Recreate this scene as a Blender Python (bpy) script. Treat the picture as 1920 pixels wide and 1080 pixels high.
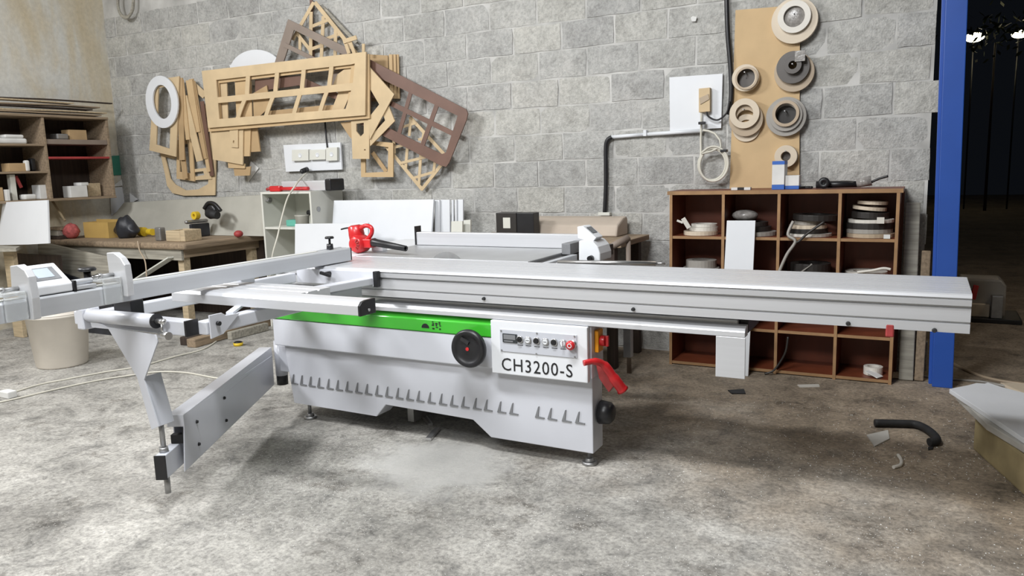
import bpy, bmesh, math, random
from mathutils import Vector, Matrix
from mathutils.geometry import tessellate_polygon
random.seed(7)
PI = math.pi
scene = bpy.context.scene
for o in list(bpy.data.objects): bpy.data.objects.remove(o)
COL = scene.collection

# ------------------------------------------------------------------ camera
# world: X runs along the block wall, Y towards it, Z up; metres
F_PX, PITCH, ROLL, YAW, CAM_H = 1450.0, math.radians(8.85), math.radians(-1.715), math.radians(28.18), 1.35
def _yawed(v):
    c, s = math.cos(YAW), math.sin(YAW)
    return Vector((v[0]*c - v[1]*s, v[0]*s + v[1]*c, v[2]))
_F = Vector((0, math.cos(PITCH), -math.sin(PITCH))); _U0 = Vector((0, math.sin(PITCH), math.cos(PITCH))); _R0 = Vector((1, 0, 0))
_R = _R0*math.cos(ROLL) + _U0*math.sin(ROLL); _U = -_R0*math.sin(ROLL) + _U0*math.cos(ROLL)
CF, CR, CU = _yawed(_F), _yawed(_R), _yawed(_U)
CAM = Vector((0, 0, CAM_H))
cam_data = bpy.data.cameras.new('camera')
cam_data.sensor_width = 36; cam_data.lens = F_PX/1920*36; cam_data.clip_end = 200
cam = bpy.data.objects.new('camera', cam_data); COL.objects.link(cam)
cam.matrix_world = Matrix(((CR.x, CU.x, -CF.x, 0), (CR.y, CU.y, -CF.y, 0), (CR.z, CU.z, -CF.z, CAM_H), (0, 0, 0, 1)))
scene.camera = cam
# survey helpers: a sighted point of the place on a known plane
def ray(x, y): return CF + CR*((x-960)/F_PX) - CU*((y-540)/F_PX)
def on_z(x, y, z=0.0): d = ray(x, y); return CAM + d*((z-CAM_H)/d.z)
def on_y(x, y, Y): d = ray(x, y); return CAM + d*(Y/d.y)
def on_x(x, y, X): d = ray(x, y); return CAM + d*(X/d.x)

# ------------------------------------------------------------------ world and light
world = bpy.data.worlds.new('world'); scene.world = world; world.use_nodes = True
world.node_tree.nodes['Background'].inputs[0].default_value = (.010, .012, .016, 1)
world.node_tree.nodes['Background'].inputs[1].default_value = 0.3
def area_light(name, loc, target, size, power, color):
    l = bpy.data.lights.new(name, 'AREA'); l.shape = 'RECTANGLE'; l.size, l.size_y = size; l.energy = power; l.color = color
    o = bpy.data.objects.new(name, l); COL.objects.link(o); o.location = loc
    o.rotation_euler = (Vector(target)-Vector(loc)).to_track_quat('-Z', 'Y').to_euler(); return o
area_light('ceiling_or_fill_light', (-5.7, .9, 3.7), (-3.4, 3.2, .5), (1.3, 0.5), 165, (.98, .985, 1.0))
area_light('ceiling_or_fill_light', (-1.5, 1.5, 3.9), (-1.7, 2.4, 0), (1.2, 0.4), 120, (.97, .985, 1.0))
area_light('ceiling_or_fill_light', (-2.2, -1.3, 4.0), (-2.4, 2.8, .6), (1.6, 0.8), 125, (.97, .985, 1.0))  # unseen front fill, added to brighten the front of the machine
area_light('ceiling_or_fill_light', (2.8, 6.2, 4.3), (1.8, 7.0, 0), (.8, .8), 26, (1.0, .86, .70))  # unseen warm fill, added to light the floor beyond the column
vs = scene.view_settings
vs.view_transform = 'Standard'; vs.look = 'None'; vs.gamma = 1; vs.use_curve_mapping = False; vs.exposure = 0.10

# ------------------------------------------------------------------ materials
def new_mat(name):
    m = bpy.data.materials.new(name); m.use_nodes = True
    return m, m.node_tree, m.node_tree.nodes['Principled BSDF']
def N(nt, kind, **kw):
    n = nt.nodes.new(kind)
    for k, v in kw.items():
        if k in n.inputs: n.inputs[k].default_value = v
        else: setattr(n, k, v)
    return n
def rgb(c): return (c[0], c[1], c[2], 1)
def ramp(nt, fac, stops):
    r = nt.nodes.new('ShaderNodeValToRGB'); els = r.color_ramp.elements
    while len(els) < len(stops): els.new(.5)
    for e, (p, c) in zip(els, stops): e.position = p; e.color = rgb(c)
    nt.links.new(fac, r.inputs[0]); return r
def mixc(nt, fac, a, b, blend='MIX'):
    m = nt.nodes.new('ShaderNodeMix'); m.data_type = 'RGBA'; m.blend_type = blend
    for s, v in ((0, fac), (6, a), (7, b)):
        if isinstance(v, (int, float)): m.inputs[s].default_value = v
        elif isinstance(v, tuple): m.inputs[s].default_value = rgb(v)
        else: nt.links.new(v, m.inputs[s])
    return m.outputs[2]
def simple(name, col, rough=.5, metal=0.0, var=.12, scale=12, bump=0.0, coat=0.0, stretch=None):
    """plain paint / plastic / metal with a little tonal variation"""
    m, nt, b = new_mat(name)
    tc = N(nt, 'ShaderNodeTexCoord'); src = tc.outputs['Object']
    if stretch:
        mp = N(nt, 'ShaderNodeMapping'); mp.inputs['Scale'].default_value = stretch; nt.links.new(src, mp.inputs[0]); src = mp.outputs[0]
    n = N(nt, 'ShaderNodeTexNoise', Scale=scale, Detail=4.0); nt.links.new(src, n.inputs['Vector'])
    lo = tuple(x*(1-var) for x in col); hi = tuple(min(1, x*(1+var)) for x in col)
    r = ramp(nt, n.outputs[0], [(.3, lo), (.7, hi)]); nt.links.new(r.outputs[0], b.inputs['Base Color'])
    b.inputs['Roughness'].default_value = rough; b.inputs['Metallic'].default_value = metal
    if coat: b.inputs['Coat Weight'].default_value = coat; b.inputs['Coat Roughness'].default_value = .15
    if bump:
        bp = N(nt, 'ShaderNodeBump', Strength=bump, Distance=.004); nt.links.new(n.outputs[0], bp.inputs['Height']); nt.links.new(bp.outputs[0], b.inputs['Normal'])
    return m
def wood(name, col, var=.25, rough=.7, axis=0, scale=6):
    st = [scale*4]*3; st[axis] = scale*.25
    return simple(name, col, rough, 0, var, 2.2, .15, 0, tuple(st))

def block_material():
    m, nt, b = new_mat('concrete_block')
    tc = N(nt, 'ShaderNodeTexCoord'); geo = N(nt, 'ShaderNodeNewGeometry'); oi = N(nt, 'ShaderNodeObjectInfo')
    n1 = N(nt, 'ShaderNodeTexNoise', Scale=1.3, Detail=5.0, Roughness=.65); nt.links.new(geo.outputs['Position'], n1.inputs['Vector'])
    n2 = N(nt, 'ShaderNodeTexNoise', Scale=46.0, Detail=5.0, Roughness=.7); nt.links.new(geo.outputs['Position'], n2.inputs['Vector'])
    n3 = N(nt, 'ShaderNodeTexVoronoi', Scale=90.0); nt.links.new(geo.outputs['Position'], n3.inputs['Vector'])
    base = ramp(nt, n1.outputs[0], [(.30, (.40, .40, .388)), (.55, (.49, .488, .47)), (.75, (.57, .555, .525))])
    grain = ramp(nt, n2.outputs[0], [(.30, (.70, .70, .70)), (.60, (1.06, 1.06, 1.06))])
    c = mixc(nt, 1.0, base.outputs[0], grain.outputs[0], 'MULTIPLY')
    n4 = N(nt, 'ShaderNodeTexNoise', Scale=6.5, Detail=6.0, Roughness=.68, Distortion=.5); nt.links.new(geo.outputs['Position'], n4.inputs['Vector'])
    blot = ramp(nt, n4.outputs[0], [(.33, (.72, .715, .70)), (.5, (.98, .98, .97)), (.7, (1.10, 1.095, 1.08))])
    c = mixc(nt, .8, c, blot.outputs[0], 'MULTIPLY')
    pr = ramp(nt, oi.outputs['Random'], [(0, (.91, .91, .92)), (.5, (.98, .98, .98)), (1, (1.06, 1.05, 1.02))])
    c = mixc(nt, 1.0, c, pr.outputs[0], 'MULTIPLY')
    nt.links.new(c, b.inputs['Base Color']); b.inputs['Roughness'].default_value = .95
    add = N(nt, 'ShaderNodeMath', operation='ADD'); nt.links.new(n2.outputs[0], add.inputs[0])
    mul = N(nt, 'ShaderNodeMath', operation='MULTIPLY'); mul.inputs[1].default_value = .45; nt.links.new(n3.outputs['Distance'], mul.inputs[0]); nt.links.new(mul.outputs[0], add.inputs[1])
    bp = N(nt, 'ShaderNodeBump', Strength=.6, Distance=.010); nt.links.new(add.outputs[0], bp.inputs['Height']); nt.links.new(bp.outputs[0], b.inputs['Normal'])
    return m
def floor_material():
    m, nt, b = new_mat('concrete_floor')
    geo = N(nt, 'ShaderNodeNewGeometry'); pos = geo.outputs['Position']
    big = N(nt, 'ShaderNodeTexNoise', Scale=.75, Detail=7.0, Roughness=.62, Distortion=.4); nt.links.new(pos, big.inputs['Vector'])
    mid = N(nt, 'ShaderNodeTexNoise', Scale=4.2, Detail=7.0, Roughness=.7, Distortion=.6); nt.links.new(pos, mid.inputs['Vector'])
    fine = N(nt, 'ShaderNodeTexNoise', Scale=55.0, Detail=4.0, Roughness=.75); nt.links.new(pos, fine.inputs['Vector'])
    c1 = ramp(nt, big.outputs[0], [(.30, (.28, .27, .25)), (.48, (.40, .39, .365)), (.70, (.53, .515, .485))])
    c2 = ramp(nt, mid.outputs[0], [(.28, (.36, .36, .36)), (.46, (.88, .87, .85)), (.72, (1.32, 1.31, 1.29))])
    c = mixc(nt, 1.0, c1.outputs[0], c2.outputs[0], 'MULTIPLY')
    det = N(nt, 'ShaderNodeTexNoise', Scale=13.0, Detail=8.0, Roughness=.78, Distortion=1.2); nt.links.new(pos, det.inputs['Vector'])
    dc = ramp(nt, det.outputs[0], [(.34, (.58, .58, .58)), (.48, (.97, .97, .97)), (.66, (1.16, 1.16, 1.15))])
    c = mixc(nt, .9, c, dc.outputs[0], 'MULTIPLY')
    c3 = ramp(nt, fine.outputs[0], [(.33, (.50, .50, .50)), (.6, (1.08, 1.08, 1.08))])
    c = mixc(nt, .9, c, c3.outputs[0], 'MULTIPLY')
    # brown tint growing towards the right and the block wall, broken up by noise
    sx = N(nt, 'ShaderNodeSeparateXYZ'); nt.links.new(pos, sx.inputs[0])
    tint_n = N(nt, 'ShaderNodeTexNoise', Scale=1.7, Detail=6.0, Roughness=.6); nt.links.new(pos, tint_n.inputs['Vector'])
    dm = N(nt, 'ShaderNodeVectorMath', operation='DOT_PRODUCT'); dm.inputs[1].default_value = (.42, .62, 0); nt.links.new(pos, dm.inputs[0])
    ad = N(nt, 'ShaderNodeMath', operation='MULTIPLY_ADD'); ad.inputs[1].default_value = 1.8; nt.links.new(tint_n.outputs[0], ad.inputs[0]); nt.links.new(dm.outputs['Value'], ad.inputs[2])
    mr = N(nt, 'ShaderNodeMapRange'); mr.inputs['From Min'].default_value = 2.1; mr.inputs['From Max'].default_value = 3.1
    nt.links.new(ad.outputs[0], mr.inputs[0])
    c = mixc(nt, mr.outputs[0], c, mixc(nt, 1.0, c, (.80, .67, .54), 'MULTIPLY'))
    # blotches of dark spilt dirt, and flecks of pale chips
    sp = N(nt, 'ShaderNodeTexNoise', Scale=2.6, Detail=8.0, Roughness=.75); 
    mp = N(nt, 'ShaderNodeMapping'); mp.inputs['Location'].default_value = (3.1, 7.7, 0); nt.links.new(pos, mp.inputs[0]); nt.links.new(mp.outputs[0], sp.inputs['Vector'])
    sr = ramp(nt, sp.outputs[0], [(.56, (0, 0, 0)), (.66, (1, 1, 1))])
    c = mixc(nt, sr.outputs[0], c, mixc(nt, 1.0, c, (.48, .46, .44), 'MULTIPLY'))
    vo = N(nt, 'ShaderNodeTexVoronoi', Scale=75.0, Randomness=1.0); nt.links.new(pos, vo.inputs['Vector'])
    vr = ramp(nt, vo.outputs['Distance'], [(.12, (1, 1, 1)), (.24, (0, 0, 0))])
    gate = ramp(nt, sp.outputs[0], [(.50, (0, 0, 0)), (.60, (.75, .75, .75))])
    fl = mixc(nt, 1.0, vr.outputs[0], gate.outputs[0], 'MULTIPLY')
    c = mixc(nt, fl, c, (.62, .60, .55))
    cp = on_z(822, 868, 0)
    mpp = N(nt, 'ShaderNodeMapping'); mpp.vector_type = 'POINT'; mpp.inputs['Location'].default_value = (-cp.x, -cp.y, 0); nt.links.new(pos, mpp.inputs[0])
    wob = N(nt, 'ShaderNodeTexNoise', Scale=5.0, Detail=5.0, Roughness=.6); nt.links.new(pos, wob.inputs['Vector'])
    wv = N(nt, 'ShaderNodeVectorMath', operation='LENGTH'); nt.links.new(mpp.outputs[0], wv.inputs[0])
    wm = N(nt, 'ShaderNodeMath', operation='MULTIPLY_ADD'); wm.inputs[1].default_value = .55; nt.links.new(wob.outputs[0], wm.inputs[0]); nt.links.new(wv.outputs['Value'], wm.inputs[2])
    pm = ramp(nt, wm.outputs[0], [(.50, (.8, .8, .8)), (.68, (0, 0, 0))])
    c = mixc(nt, pm.outputs[0], c, (.46, .452, .43))
    nt.links.new(c, b.inputs['Base Color'])
    rr = ramp(nt, mid.outputs[0], [(.3, (.62, .62, .62)), (.6, (.9, .9, .9))]); nt.links.new(rr.outputs[0], b.inputs['Roughness'])
    bp = N(nt, 'ShaderNodeBump', Strength=.55, Distance=.012)
    a2 = N(nt, 'ShaderNodeMath', operation='MULTIPLY_ADD'); a2.inputs[1].default_value = .35; nt.links.new(fine.outputs[0], a2.inputs[0]); nt.links.new(mid.outputs[0], a2.inputs[2])
    nt.links.new(a2.outputs[0], bp.inputs['Height']); nt.links.new(bp.outputs[0], b.inputs['Normal'])
    return m
def plaster_material():
    m, nt, b = new_mat('stained_plaster')
    geo = N(nt, 'ShaderNodeNewGeometry'); pos = geo.outputs['Position']
    mp = N(nt, 'ShaderNodeMapping'); mp.inputs['Scale'].default_value = (1, 1.6, .45); nt.links.new(pos, mp.inputs[0])
    n = N(nt, 'ShaderNodeTexNoise', Scale=1.5, Detail=5.0, Roughness=.55, Distortion=.7); nt.links.new(mp.outputs[0], n.inputs['Vector'])
    r = ramp(nt, n.outputs[0], [(.32, (.60, .51, .35)), (.5, (.64, .58, .46)), (.62, (.68, .67, .62)), (.78, (.70, .70, .68))])
    f = N(nt, 'ShaderNodeTexNoise', Scale=30.0, Detail=4.0); nt.links.new(pos, f.inputs['Vector'])
    r2 = ramp(nt, f.outputs[0], [(.3, (.9, .9, .9)), (.7, (1.05, 1.05, 1.05))])
    nt.links.new(mixc(nt, 1.0, r.outputs[0], r2.outputs[0], 'MULTIPLY'), b.inputs['Base Color']); b.inputs['Roughness'].default_value = .9
    bp = N(nt, 'ShaderNodeBump', Strength=.25, Distance=.01); nt.links.new(f.outputs[0], bp.inputs['Height']); nt.links.new(bp.outputs[0], b.inputs['Normal'])
    return m
def dusty_aluminium(name, col, rough, axis=(.12, 16, 16)):
    m = simple(name, col, rough, .35, .035, 3, 0, 0, axis); return m
def clear_plastic():
    m, nt, b = new_mat('clear_acrylic'); b.inputs['Base Color'].default_value = (.93, .95, .96, 1)
    b.inputs['Roughness'].default_value = .08; b.inputs['Transmission Weight'].default_value = .75; b.inputs['IOR'].default_value = 1.2
    return m
def glow(name, col, strength):
    m, nt, b = new_mat(name); b.inputs['Emission Color'].default_value = rgb(col); b.inputs['Emission Strength'].default_value = strength; b.inputs['Base Color'].default_value = rgb(col); return m

M = {}
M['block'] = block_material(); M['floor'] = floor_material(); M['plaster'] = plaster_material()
M['mortar'] = simple('mortar', (.49, .485, .465), .95, 0, .22, 6, .6)
M['ceiling'] = simple('ceiling_sheet', (.45, .45, .44), .8, 0, .1, 2)
M['paint'] = simple('grey_white_paint', (.60, .615, .665), .32, 0, .035, 3, 0, .25)
M['paint2'] = simple('light_grey_paint', (.54, .56, .61), .38, 0, .04, 3, 0, .15)
M['green'] = simple('green_paint', (.05, .43, .03), .22, 0, .06, 3, 0, .6)
M['alu'] = dusty_aluminium('brushed_aluminium', (.66, .67, .69), .38)
M['alutop'] = dusty_aluminium('table_aluminium', (.63, .64, .665), .36)
M['alu_y'] = dusty_aluminium('fence_aluminium', (.60, .62, .65), .36, (16, .12, 16))
M['iron'] = simple('cast_iron', (.42, .43, .44), .4, .35, .08, 6)
M['steel'] = simple('bright_steel', (.62, .62, .62), .28, .9, .08, 10)
M['zinc'] = simple('dull_zinc_steel', (.36, .36, .36), .45, .8, .12, 20)
M['black'] = simple('black_plastic', (.013, .013, .015), .38, 0, .2, 20)
M['blackr'] = simple('black_rubber', (.018, .018, .019), .7, 0, .3, 20)
M['red'] = simple('red_plastic', (.56, .018, .022), .34, 0, .12, 8, 0, .2)
M['redm'] = simple('dull_red', (.36, .045, .045), .55, 0, .2, 8)
M['orange'] = simple('amber_plastic', (.72, .29, .01), .4, 0, .08, 8)
M['yellow'] = simple('yellow_plastic', (.72, .50, .03), .4, 0, .1, 8)
M['white'] = simple('white_laminate', (.74, .76, .79), .4, 0, .03, 3)
M['cream'] = simple('cream_laminate', (.66, .66, .60), .5, 0, .05, 4)
M['paper'] = simple('white_paper', (.70, .70, .68), .8, 0, .08, 9)
M['mdf'] = simple('tan_fibreboard', (.56, .40, .22), .75, 0, .08, 5, .05)
M['mdf2'] = simple('pale_fibreboard', (.60, .46, .28), .75, 0, .1, 5, .05)
M['mdf3'] = simple('darker_fibreboard', (.45, .31, .165), .78, 0, .12, 5, .05)
M['brown'] = simple('brown_film_board', (.155, .085, .062), .5, 0, .14, 5)
M['greybrown'] = simple('grey_brown_board', (.25, .20, .165), .6, 0, .12, 5)
M['cherry'] = simple('dark_cherry_laminate', (.165, .042, .018), .45, 0, .18, 4, 0, 0, (2, 2, .6))
M['edgewood'] = simple('worn_wood_edge', (.33, .19, .09), .7, 0, .22, 8)
M['oldwood'] = wood('old_dusty_wood', (.28, .21, .14), .3, .85, 1)
M['greywood'] = wood('grey_weathered_wood', (.33, .31, .26), .3, .85, 0)
M['darkwood'] = wood('dark_old_wood', (.045, .030, .022), .3, .8, 2)  # tone lowered to carry the shade under the bench
M['palewood'] = wood('pale_sawn_wood', (.50, .40, .26), .2, .8, 0)
M['dustywhite'] = simple('dusty_white_board', (.42, .41, .36), .65, 0, .12, 3)
M['bucket'] = simple('dusty_white_plastic', (.68, .63, .555), .55, 0, .1, 4)
M['blue'] = simple('blue_paint', (.018, .078, .36), .38, 0, .08, 3, 0, .15)
M['blueprint'] = simple('blue_print', (.03, .12, .45), .5, 0, .1, 5)
M['cable'] = simple('white_cable', (.62, .60, .52), .5, 0, .06, 6)
M['teal'] = simple('green_sign', (.05, .24, .17), .6, 0, .15, 6)
M['tealpl'] = simple('turquoise_plastic', (.12, .42, .33), .45, 0, .1, 6)
M['roll_cream'] = simple('cream_banding', (.62, .53, .41), .5, 0, .06, 6)
M['roll_tan'] = simple('tan_banding', (.43, .34, .24), .5, 0, .08, 6)
M['roll_grey'] = simple('grey_banding', (.33, .31, .28), .42, 0, .08, 6)
M['roll_char'] = simple('charcoal_brown_banding_or_shade', (.085, .075, .068), .4, 0, .1, 6)
M['roll_dark'] = simple('black_banding_or_shade', (.028, .025, .023), .4, 0, .1, 6)
M['roll_white'] = simple('white_banding', (.66, .63, .57), .45, 0, .06, 6)
M['film'] = simple('crumpled_clear_film', (.27, .255, .24), .25, 0, .3, 40, .6)
M['screen'] = simple('dark_screen', (.03, .035, .04), .2, 0, .1, 6)
M['lcd'] = simple('pale_lcd', (.46, .52, .58), .2, 0, .05, 6)
M['ink'] = simple('black_ink', (.012, .012, .014), .5, 0, .05, 6)
M['vent'] = simple('vent_grey', (.20, .205, .215), .55, 0, .1, 20)  # plain dark grey of the louvres, bezels and small marks
M['acrylic'] = clear_plastic()
M['foam'] = simple('yellowed_foam', (.33, .265, .14), .85, 0, .18, 9, .4)
M['dirtyred'] = simple('red_mesh_bag', (.40, .09, .085), .8, 0, .35, 30, .8)
M['card'] = simple('yellow_cardboard', (.50, .33, .10), .8, 0, .1, 5)
M['bag'] = simple('black_bag', (.020, .022, .028), .42, 0, .4, 9, .5)
M['lampglow'] = glow('lamp_glow', (1, .86, .55), 14)
M['leaf'] = simple('dark_leaf', (.05, .07, .02), .6, 0, .3, 5)
M['duskypanel'] = simple('dusty_pink_beige', (.47, .40, .33), .75, 0, .1, 5)
M['dust'] = simple('pale_dust', (.47, .455, .42), .95, 0, .12, 7)

# ------------------------------------------------------------------ mesh helpers
class MB:
    def __init__(s): s.v = []; s.f = []; s.m = []; s.sm = []
    def add(s, vs, fs, mi=0, smooth=False):
        o = len(s.v); s.v += [Vector(v) for v in vs]
        for f in fs: s.f.append([i+o for i in f]); s.m.append(mi); s.sm.append(smooth)
        return s
    def hexa(s, p, mi=0):  # p: bottom 4 ccw, top 4 ccw
        return s.add(p, [(3, 2, 1, 0), (4, 5, 6, 7), (0, 1, 5, 4), (1, 2, 6, 5), (2, 3, 7, 6), (3, 0, 4, 7)], mi)
    def box(s, a, b, mi=0):
        (x0, y0, z0), (x1, y1, z1) = [min(q) for q in zip(a, b)], [max(q) for q in zip(a, b)]
        return s.hexa([(x0, y0, z0), (x1, y0, z0), (x1, y1, z0), (x0, y1, z0), (x0, y0, z1), (x1, y0, z1), (x1, y1, z1), (x0, y1, z1)], mi)
    def bar(s, p0, p1, w, h, up=(0, 0, 1), mi=0):  # centred square bar from p0 to p1
        p0, p1 = Vector(p0), Vector(p1); d = (p1-p0).normalized(); u = Vector(up)
        if abs(d.dot(u)) > .98: u = Vector((0, 1, 0))
        r = d.cross(u).normalized(); u = r.cross(d).normalized()
        q = []
        for p in (p0, p1):
            for a, c in ((-1, -1), (1, -1), (1, 1), (-1, 1)): q.append(p + r*(a*w/2) + u*(c*h/2))
        return s.add(q, [(0, 1, 2, 3), (7, 6, 5, 4), (0, 4, 5, 1), (1, 5, 6, 2), (2, 6, 7, 3), (3, 7, 4, 0)], mi)
    def cyl(s, p0, p1, r, r2=None, seg=20, mi=0, caps=True, smooth=True):
        p0, p1 = Vector(p0), Vector(p1); r2 = r if r2 is None else r2; d = (p1-p0).normalized()
        u = Vector((0, 0, 1)) if abs(d.z) < .9 else Vector((1, 0, 0)); a = d.cross(u).normalized(); b = d.cross(a)
        vs = [p + (a*math.cos(t*2*PI/seg) + b*math.sin(t*2*PI/seg))*rr for p, rr in ((p0, r), (p1, r2)) for t in range(seg)]
        s.add(vs, [(i, (i+1) % seg, seg+(i+1) % seg, seg+i) for i in range(seg)], mi, smooth)
        if caps: s.add(vs, [tuple(range(seg))[::-1], tuple(range(seg, 2*seg))], mi)
        return s
    def lathe(s, c, axis, prof, seg=28, mi=0, smooth=True, sx=1.0):  # prof: (r, h) along axis
        c = Vector(c); d = Vector(axis).normalized(); u = Vector((0, 0, 1)) if abs(d.z) < .9 else Vector((1, 0, 0)); a = d.cross(u).normalized(); b = d.cross(a)
        vs = [c + d*h + (a*math.cos(t*2*PI/seg)*sx + b*math.sin(t*2*PI/seg))*r for r, h in prof for t in range(seg)]
        n = len(prof)
        return s.add(vs, [(j*seg+i, j*seg+(i+1) % seg, (j+1)*seg+(i+1) % seg, (j+1)*seg+i) for j in range(n-1) for i in range(seg)], mi, smooth)
    def tube(s, pts, r, seg=8, mi=0):
        pts = [Vector(p) for p in pts]; n = len(pts); prev = None; vs = []
        for i, p in enumerate(pts):
            d = (pts[min(i+1, n-1)]-pts[max(i-1, 0)]).normalized()
            if prev is None:
                u = Vector((0, 0, 1)) if abs(d.z) < .9 else Vector((1, 0, 0)); a = d.cross(u).normalized()
            else: a = (prev - d*prev.dot(d)).normalized()
            prev = a; b = d.cross(a)
            rr = r[i] if isinstance(r, (list, tuple)) else r
            vs += [p + (a*math.cos(t*2*PI/seg) + b*math.sin(t*2*PI/seg))*rr for t in range(seg)]
        s.add(vs, [(j*seg+i, j*seg+(i+1) % seg, (j+1)*seg+(i+1) % seg, (j+1)*seg+i) for j in range(n-1) for i in range(seg)], mi, True)
        return s.add(vs, [tuple(range(seg))[::-1], tuple(range((n-1)*seg, n*seg))], mi)
    def plate(s, loops, off, mi=0):
        """flat sheet: loops = [outer, hole, ...] of 3-D points on one face; off = vector to the other face"""
        loops = [[Vector(p) for p in l] for l in loops]; off = Vector(off)
        flat = [p for l in loops for p in l]; n = len(flat)
        tris = tessellate_polygon(loops)
        fs = []
        for t in tris:
            nrm = (flat[t[1]]-flat[t[0]]).cross(flat[t[2]]-flat[t[0]])
            t = tuple(t) if nrm.dot(off) < 0 else tuple(t)[::-1]
            fs.append(t); fs.append(tuple(i+n for i in t[::-1]))
        k = 0
        for li, l in enumerate(loops):
            area = Vector()
            for i in range(len(l)): area += l[i].cross(l[(i+1) % len(l)])
            flip = (area.dot(off) > 0) == (li == 0)
            for i in range(len(l)):
                a, b = k+i, k+(i+1) % len(l)
                q = (a, b, b+n, a+n); fs.append(q if flip else q[::-1])
            k += len(l)
        return s.add(flat+[p+off for p in flat], fs, mi)
    def sphere(s, c, r, seg=14, rings=8, mi=0, sc=(1, 1, 1)):
        c = Vector(c); vs = []; 
        for j in range(rings+1):
            th = PI*j/rings
            for i in range(seg):
                ph = 2*PI*i/seg; vs.append(c+Vector((r*sc[0]*math.sin(th)*math.cos(ph), r*sc[1]*math.sin(th)*math.sin(ph), r*sc[2]*math.cos(th))))
        return s.add(vs, [(j*seg+i, (j+1)*seg+i, (j+1)*seg+(i+1) % seg, j*seg+(i+1) % seg) for j in range(rings) for i in range(seg)], mi, True)

def wloc(o):
    p = Vector(o.location)
    while o.parent: o = o.parent; p += Vector(o.location)
    return p
def obj(name, mb, mats, parent=None, bevel=0.0, label=None, cat=None, group=None, kind=None, segs=2, origin=None):
    if not isinstance(mats, (list, tuple)): mats = [mats]
    xs = [v.x for v in mb.v]; ys = [v.y for v in mb.v]; zs = [v.z for v in mb.v]
    org = Vector(origin) if origin else Vector(((min(xs)+max(xs))/2, (min(ys)+max(ys))/2, min(zs)))
    me = bpy.data.meshes.new(name); me.from_pydata([v-org for v in mb.v], [], mb.f)
    for m in mats: me.materials.append(M[m] if isinstance(m, str) else m)
    me.polygons.foreach_set('material_index', mb.m); me.polygons.foreach_set('use_smooth', mb.sm)
    bm = bmesh.new(); bm.from_mesh(me); bmesh.ops.remove_doubles(bm, verts=bm.verts, dist=1e-6); bmesh.ops.recalc_face_normals(bm, faces=bm.faces); bm.to_mesh(me); bm.free()
    me.update()
    o = bpy.data.objects.new(name, me); COL.objects.link(o)
    if parent: o.parent = parent; o.location = org - wloc(parent)
    else: o.location = org
    if bevel:
        md = o.modifiers.new('bevel', 'BEVEL'); md.width = bevel; md.segments = segs; md.limit_method = 'ANGLE'; md.angle_limit = math.radians(40)
    tag(o, label, cat, group, kind); return o
def tag(o, label=None, cat=None, group=None, kind=None):
    if label: o['label'] = label
    if cat: o['category'] = cat
    if group: o['group'] = group
    if kind: o['kind'] = kind
    return o
def thing(name, loc, label, cat, group=None):
    o = bpy.data.objects.new(name, None); COL.objects.link(o); o.location = loc; o.empty_display_size = .1
    return tag(o, label, cat, group)
def copy_part(src, parent, loc, rot=None, scale=None):
    c = src.copy(); COL.objects.link(c); c.parent = parent; c.location = Vector(loc)-(wloc(parent) if parent else Vector())
    if rot: c.rotation_euler = rot
    if scale: c.scale = scale
    return c
def smooth_path(pts, n=6):
    pts = [Vector(p) for p in pts]; out = []
    for i in range(len(pts)-1):
        p0, p1, p2, p3 = pts[max(i-1, 0)], pts[i], pts[i+1], pts[min(i+2, len(pts)-1)]
        for k in range(n):
            t = k/n; out.append(.5*((2*p1)+(p2-p0)*t+(2*p0-5*p1+4*p2-p3)*t*t+(3*p1-p0-3*p2+p3)*t**3))
    out.append(pts[-1]); return out
def text_mesh(body, size, depth):
    cu = bpy.data.curves.new('lettering', 'FONT'); cu.body = body; cu.size = size; cu.extrude = depth/2; cu.align_x = 'LEFT'; cu.space_character = 1.12; cu.resolution_u = 3
    o = bpy.data.objects.new('lettering', cu); COL.objects.link(o)
    dg = bpy.context.evaluated_depsgraph_get(); me = bpy.data.meshes.new_from_object(o.evaluated_get(dg)); bpy.data.objects.remove(o); bpy.data.curves.remove(cu)
    return me

YW = 5.35      # face of the block wall
XL = -7.52     # left wall
XE = 0.06      # right end of the block wall
#@@STRUCTURE
# ------------------------------------------------------------------ structure
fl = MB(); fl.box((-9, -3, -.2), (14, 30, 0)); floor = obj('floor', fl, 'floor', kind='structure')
ce = MB(); ce.box((-9, -3, 4.5), (1.2, YW+.25, 4.6)); obj('ceiling', ce, 'ceiling', kind='structure')
wb = MB(); wb.box((XL-.3, YW+.012, 0), (XE-.05, YW+.22, 4.5)); wall_back = obj('wall_back', wb, 'mortar', kind='structure')
wl = MB(); wl.box((XL-.25, -3, 0), (XL, YW+.012, 4.5)); wall_left = obj('wall_left', wl, 'plaster', kind='structure')
wr = MB(); wr.box((-9, -3.2, 0), (6, -3.0, 4.5)); obj('wall_rear', wr, 'plaster', kind='structure')

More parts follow.
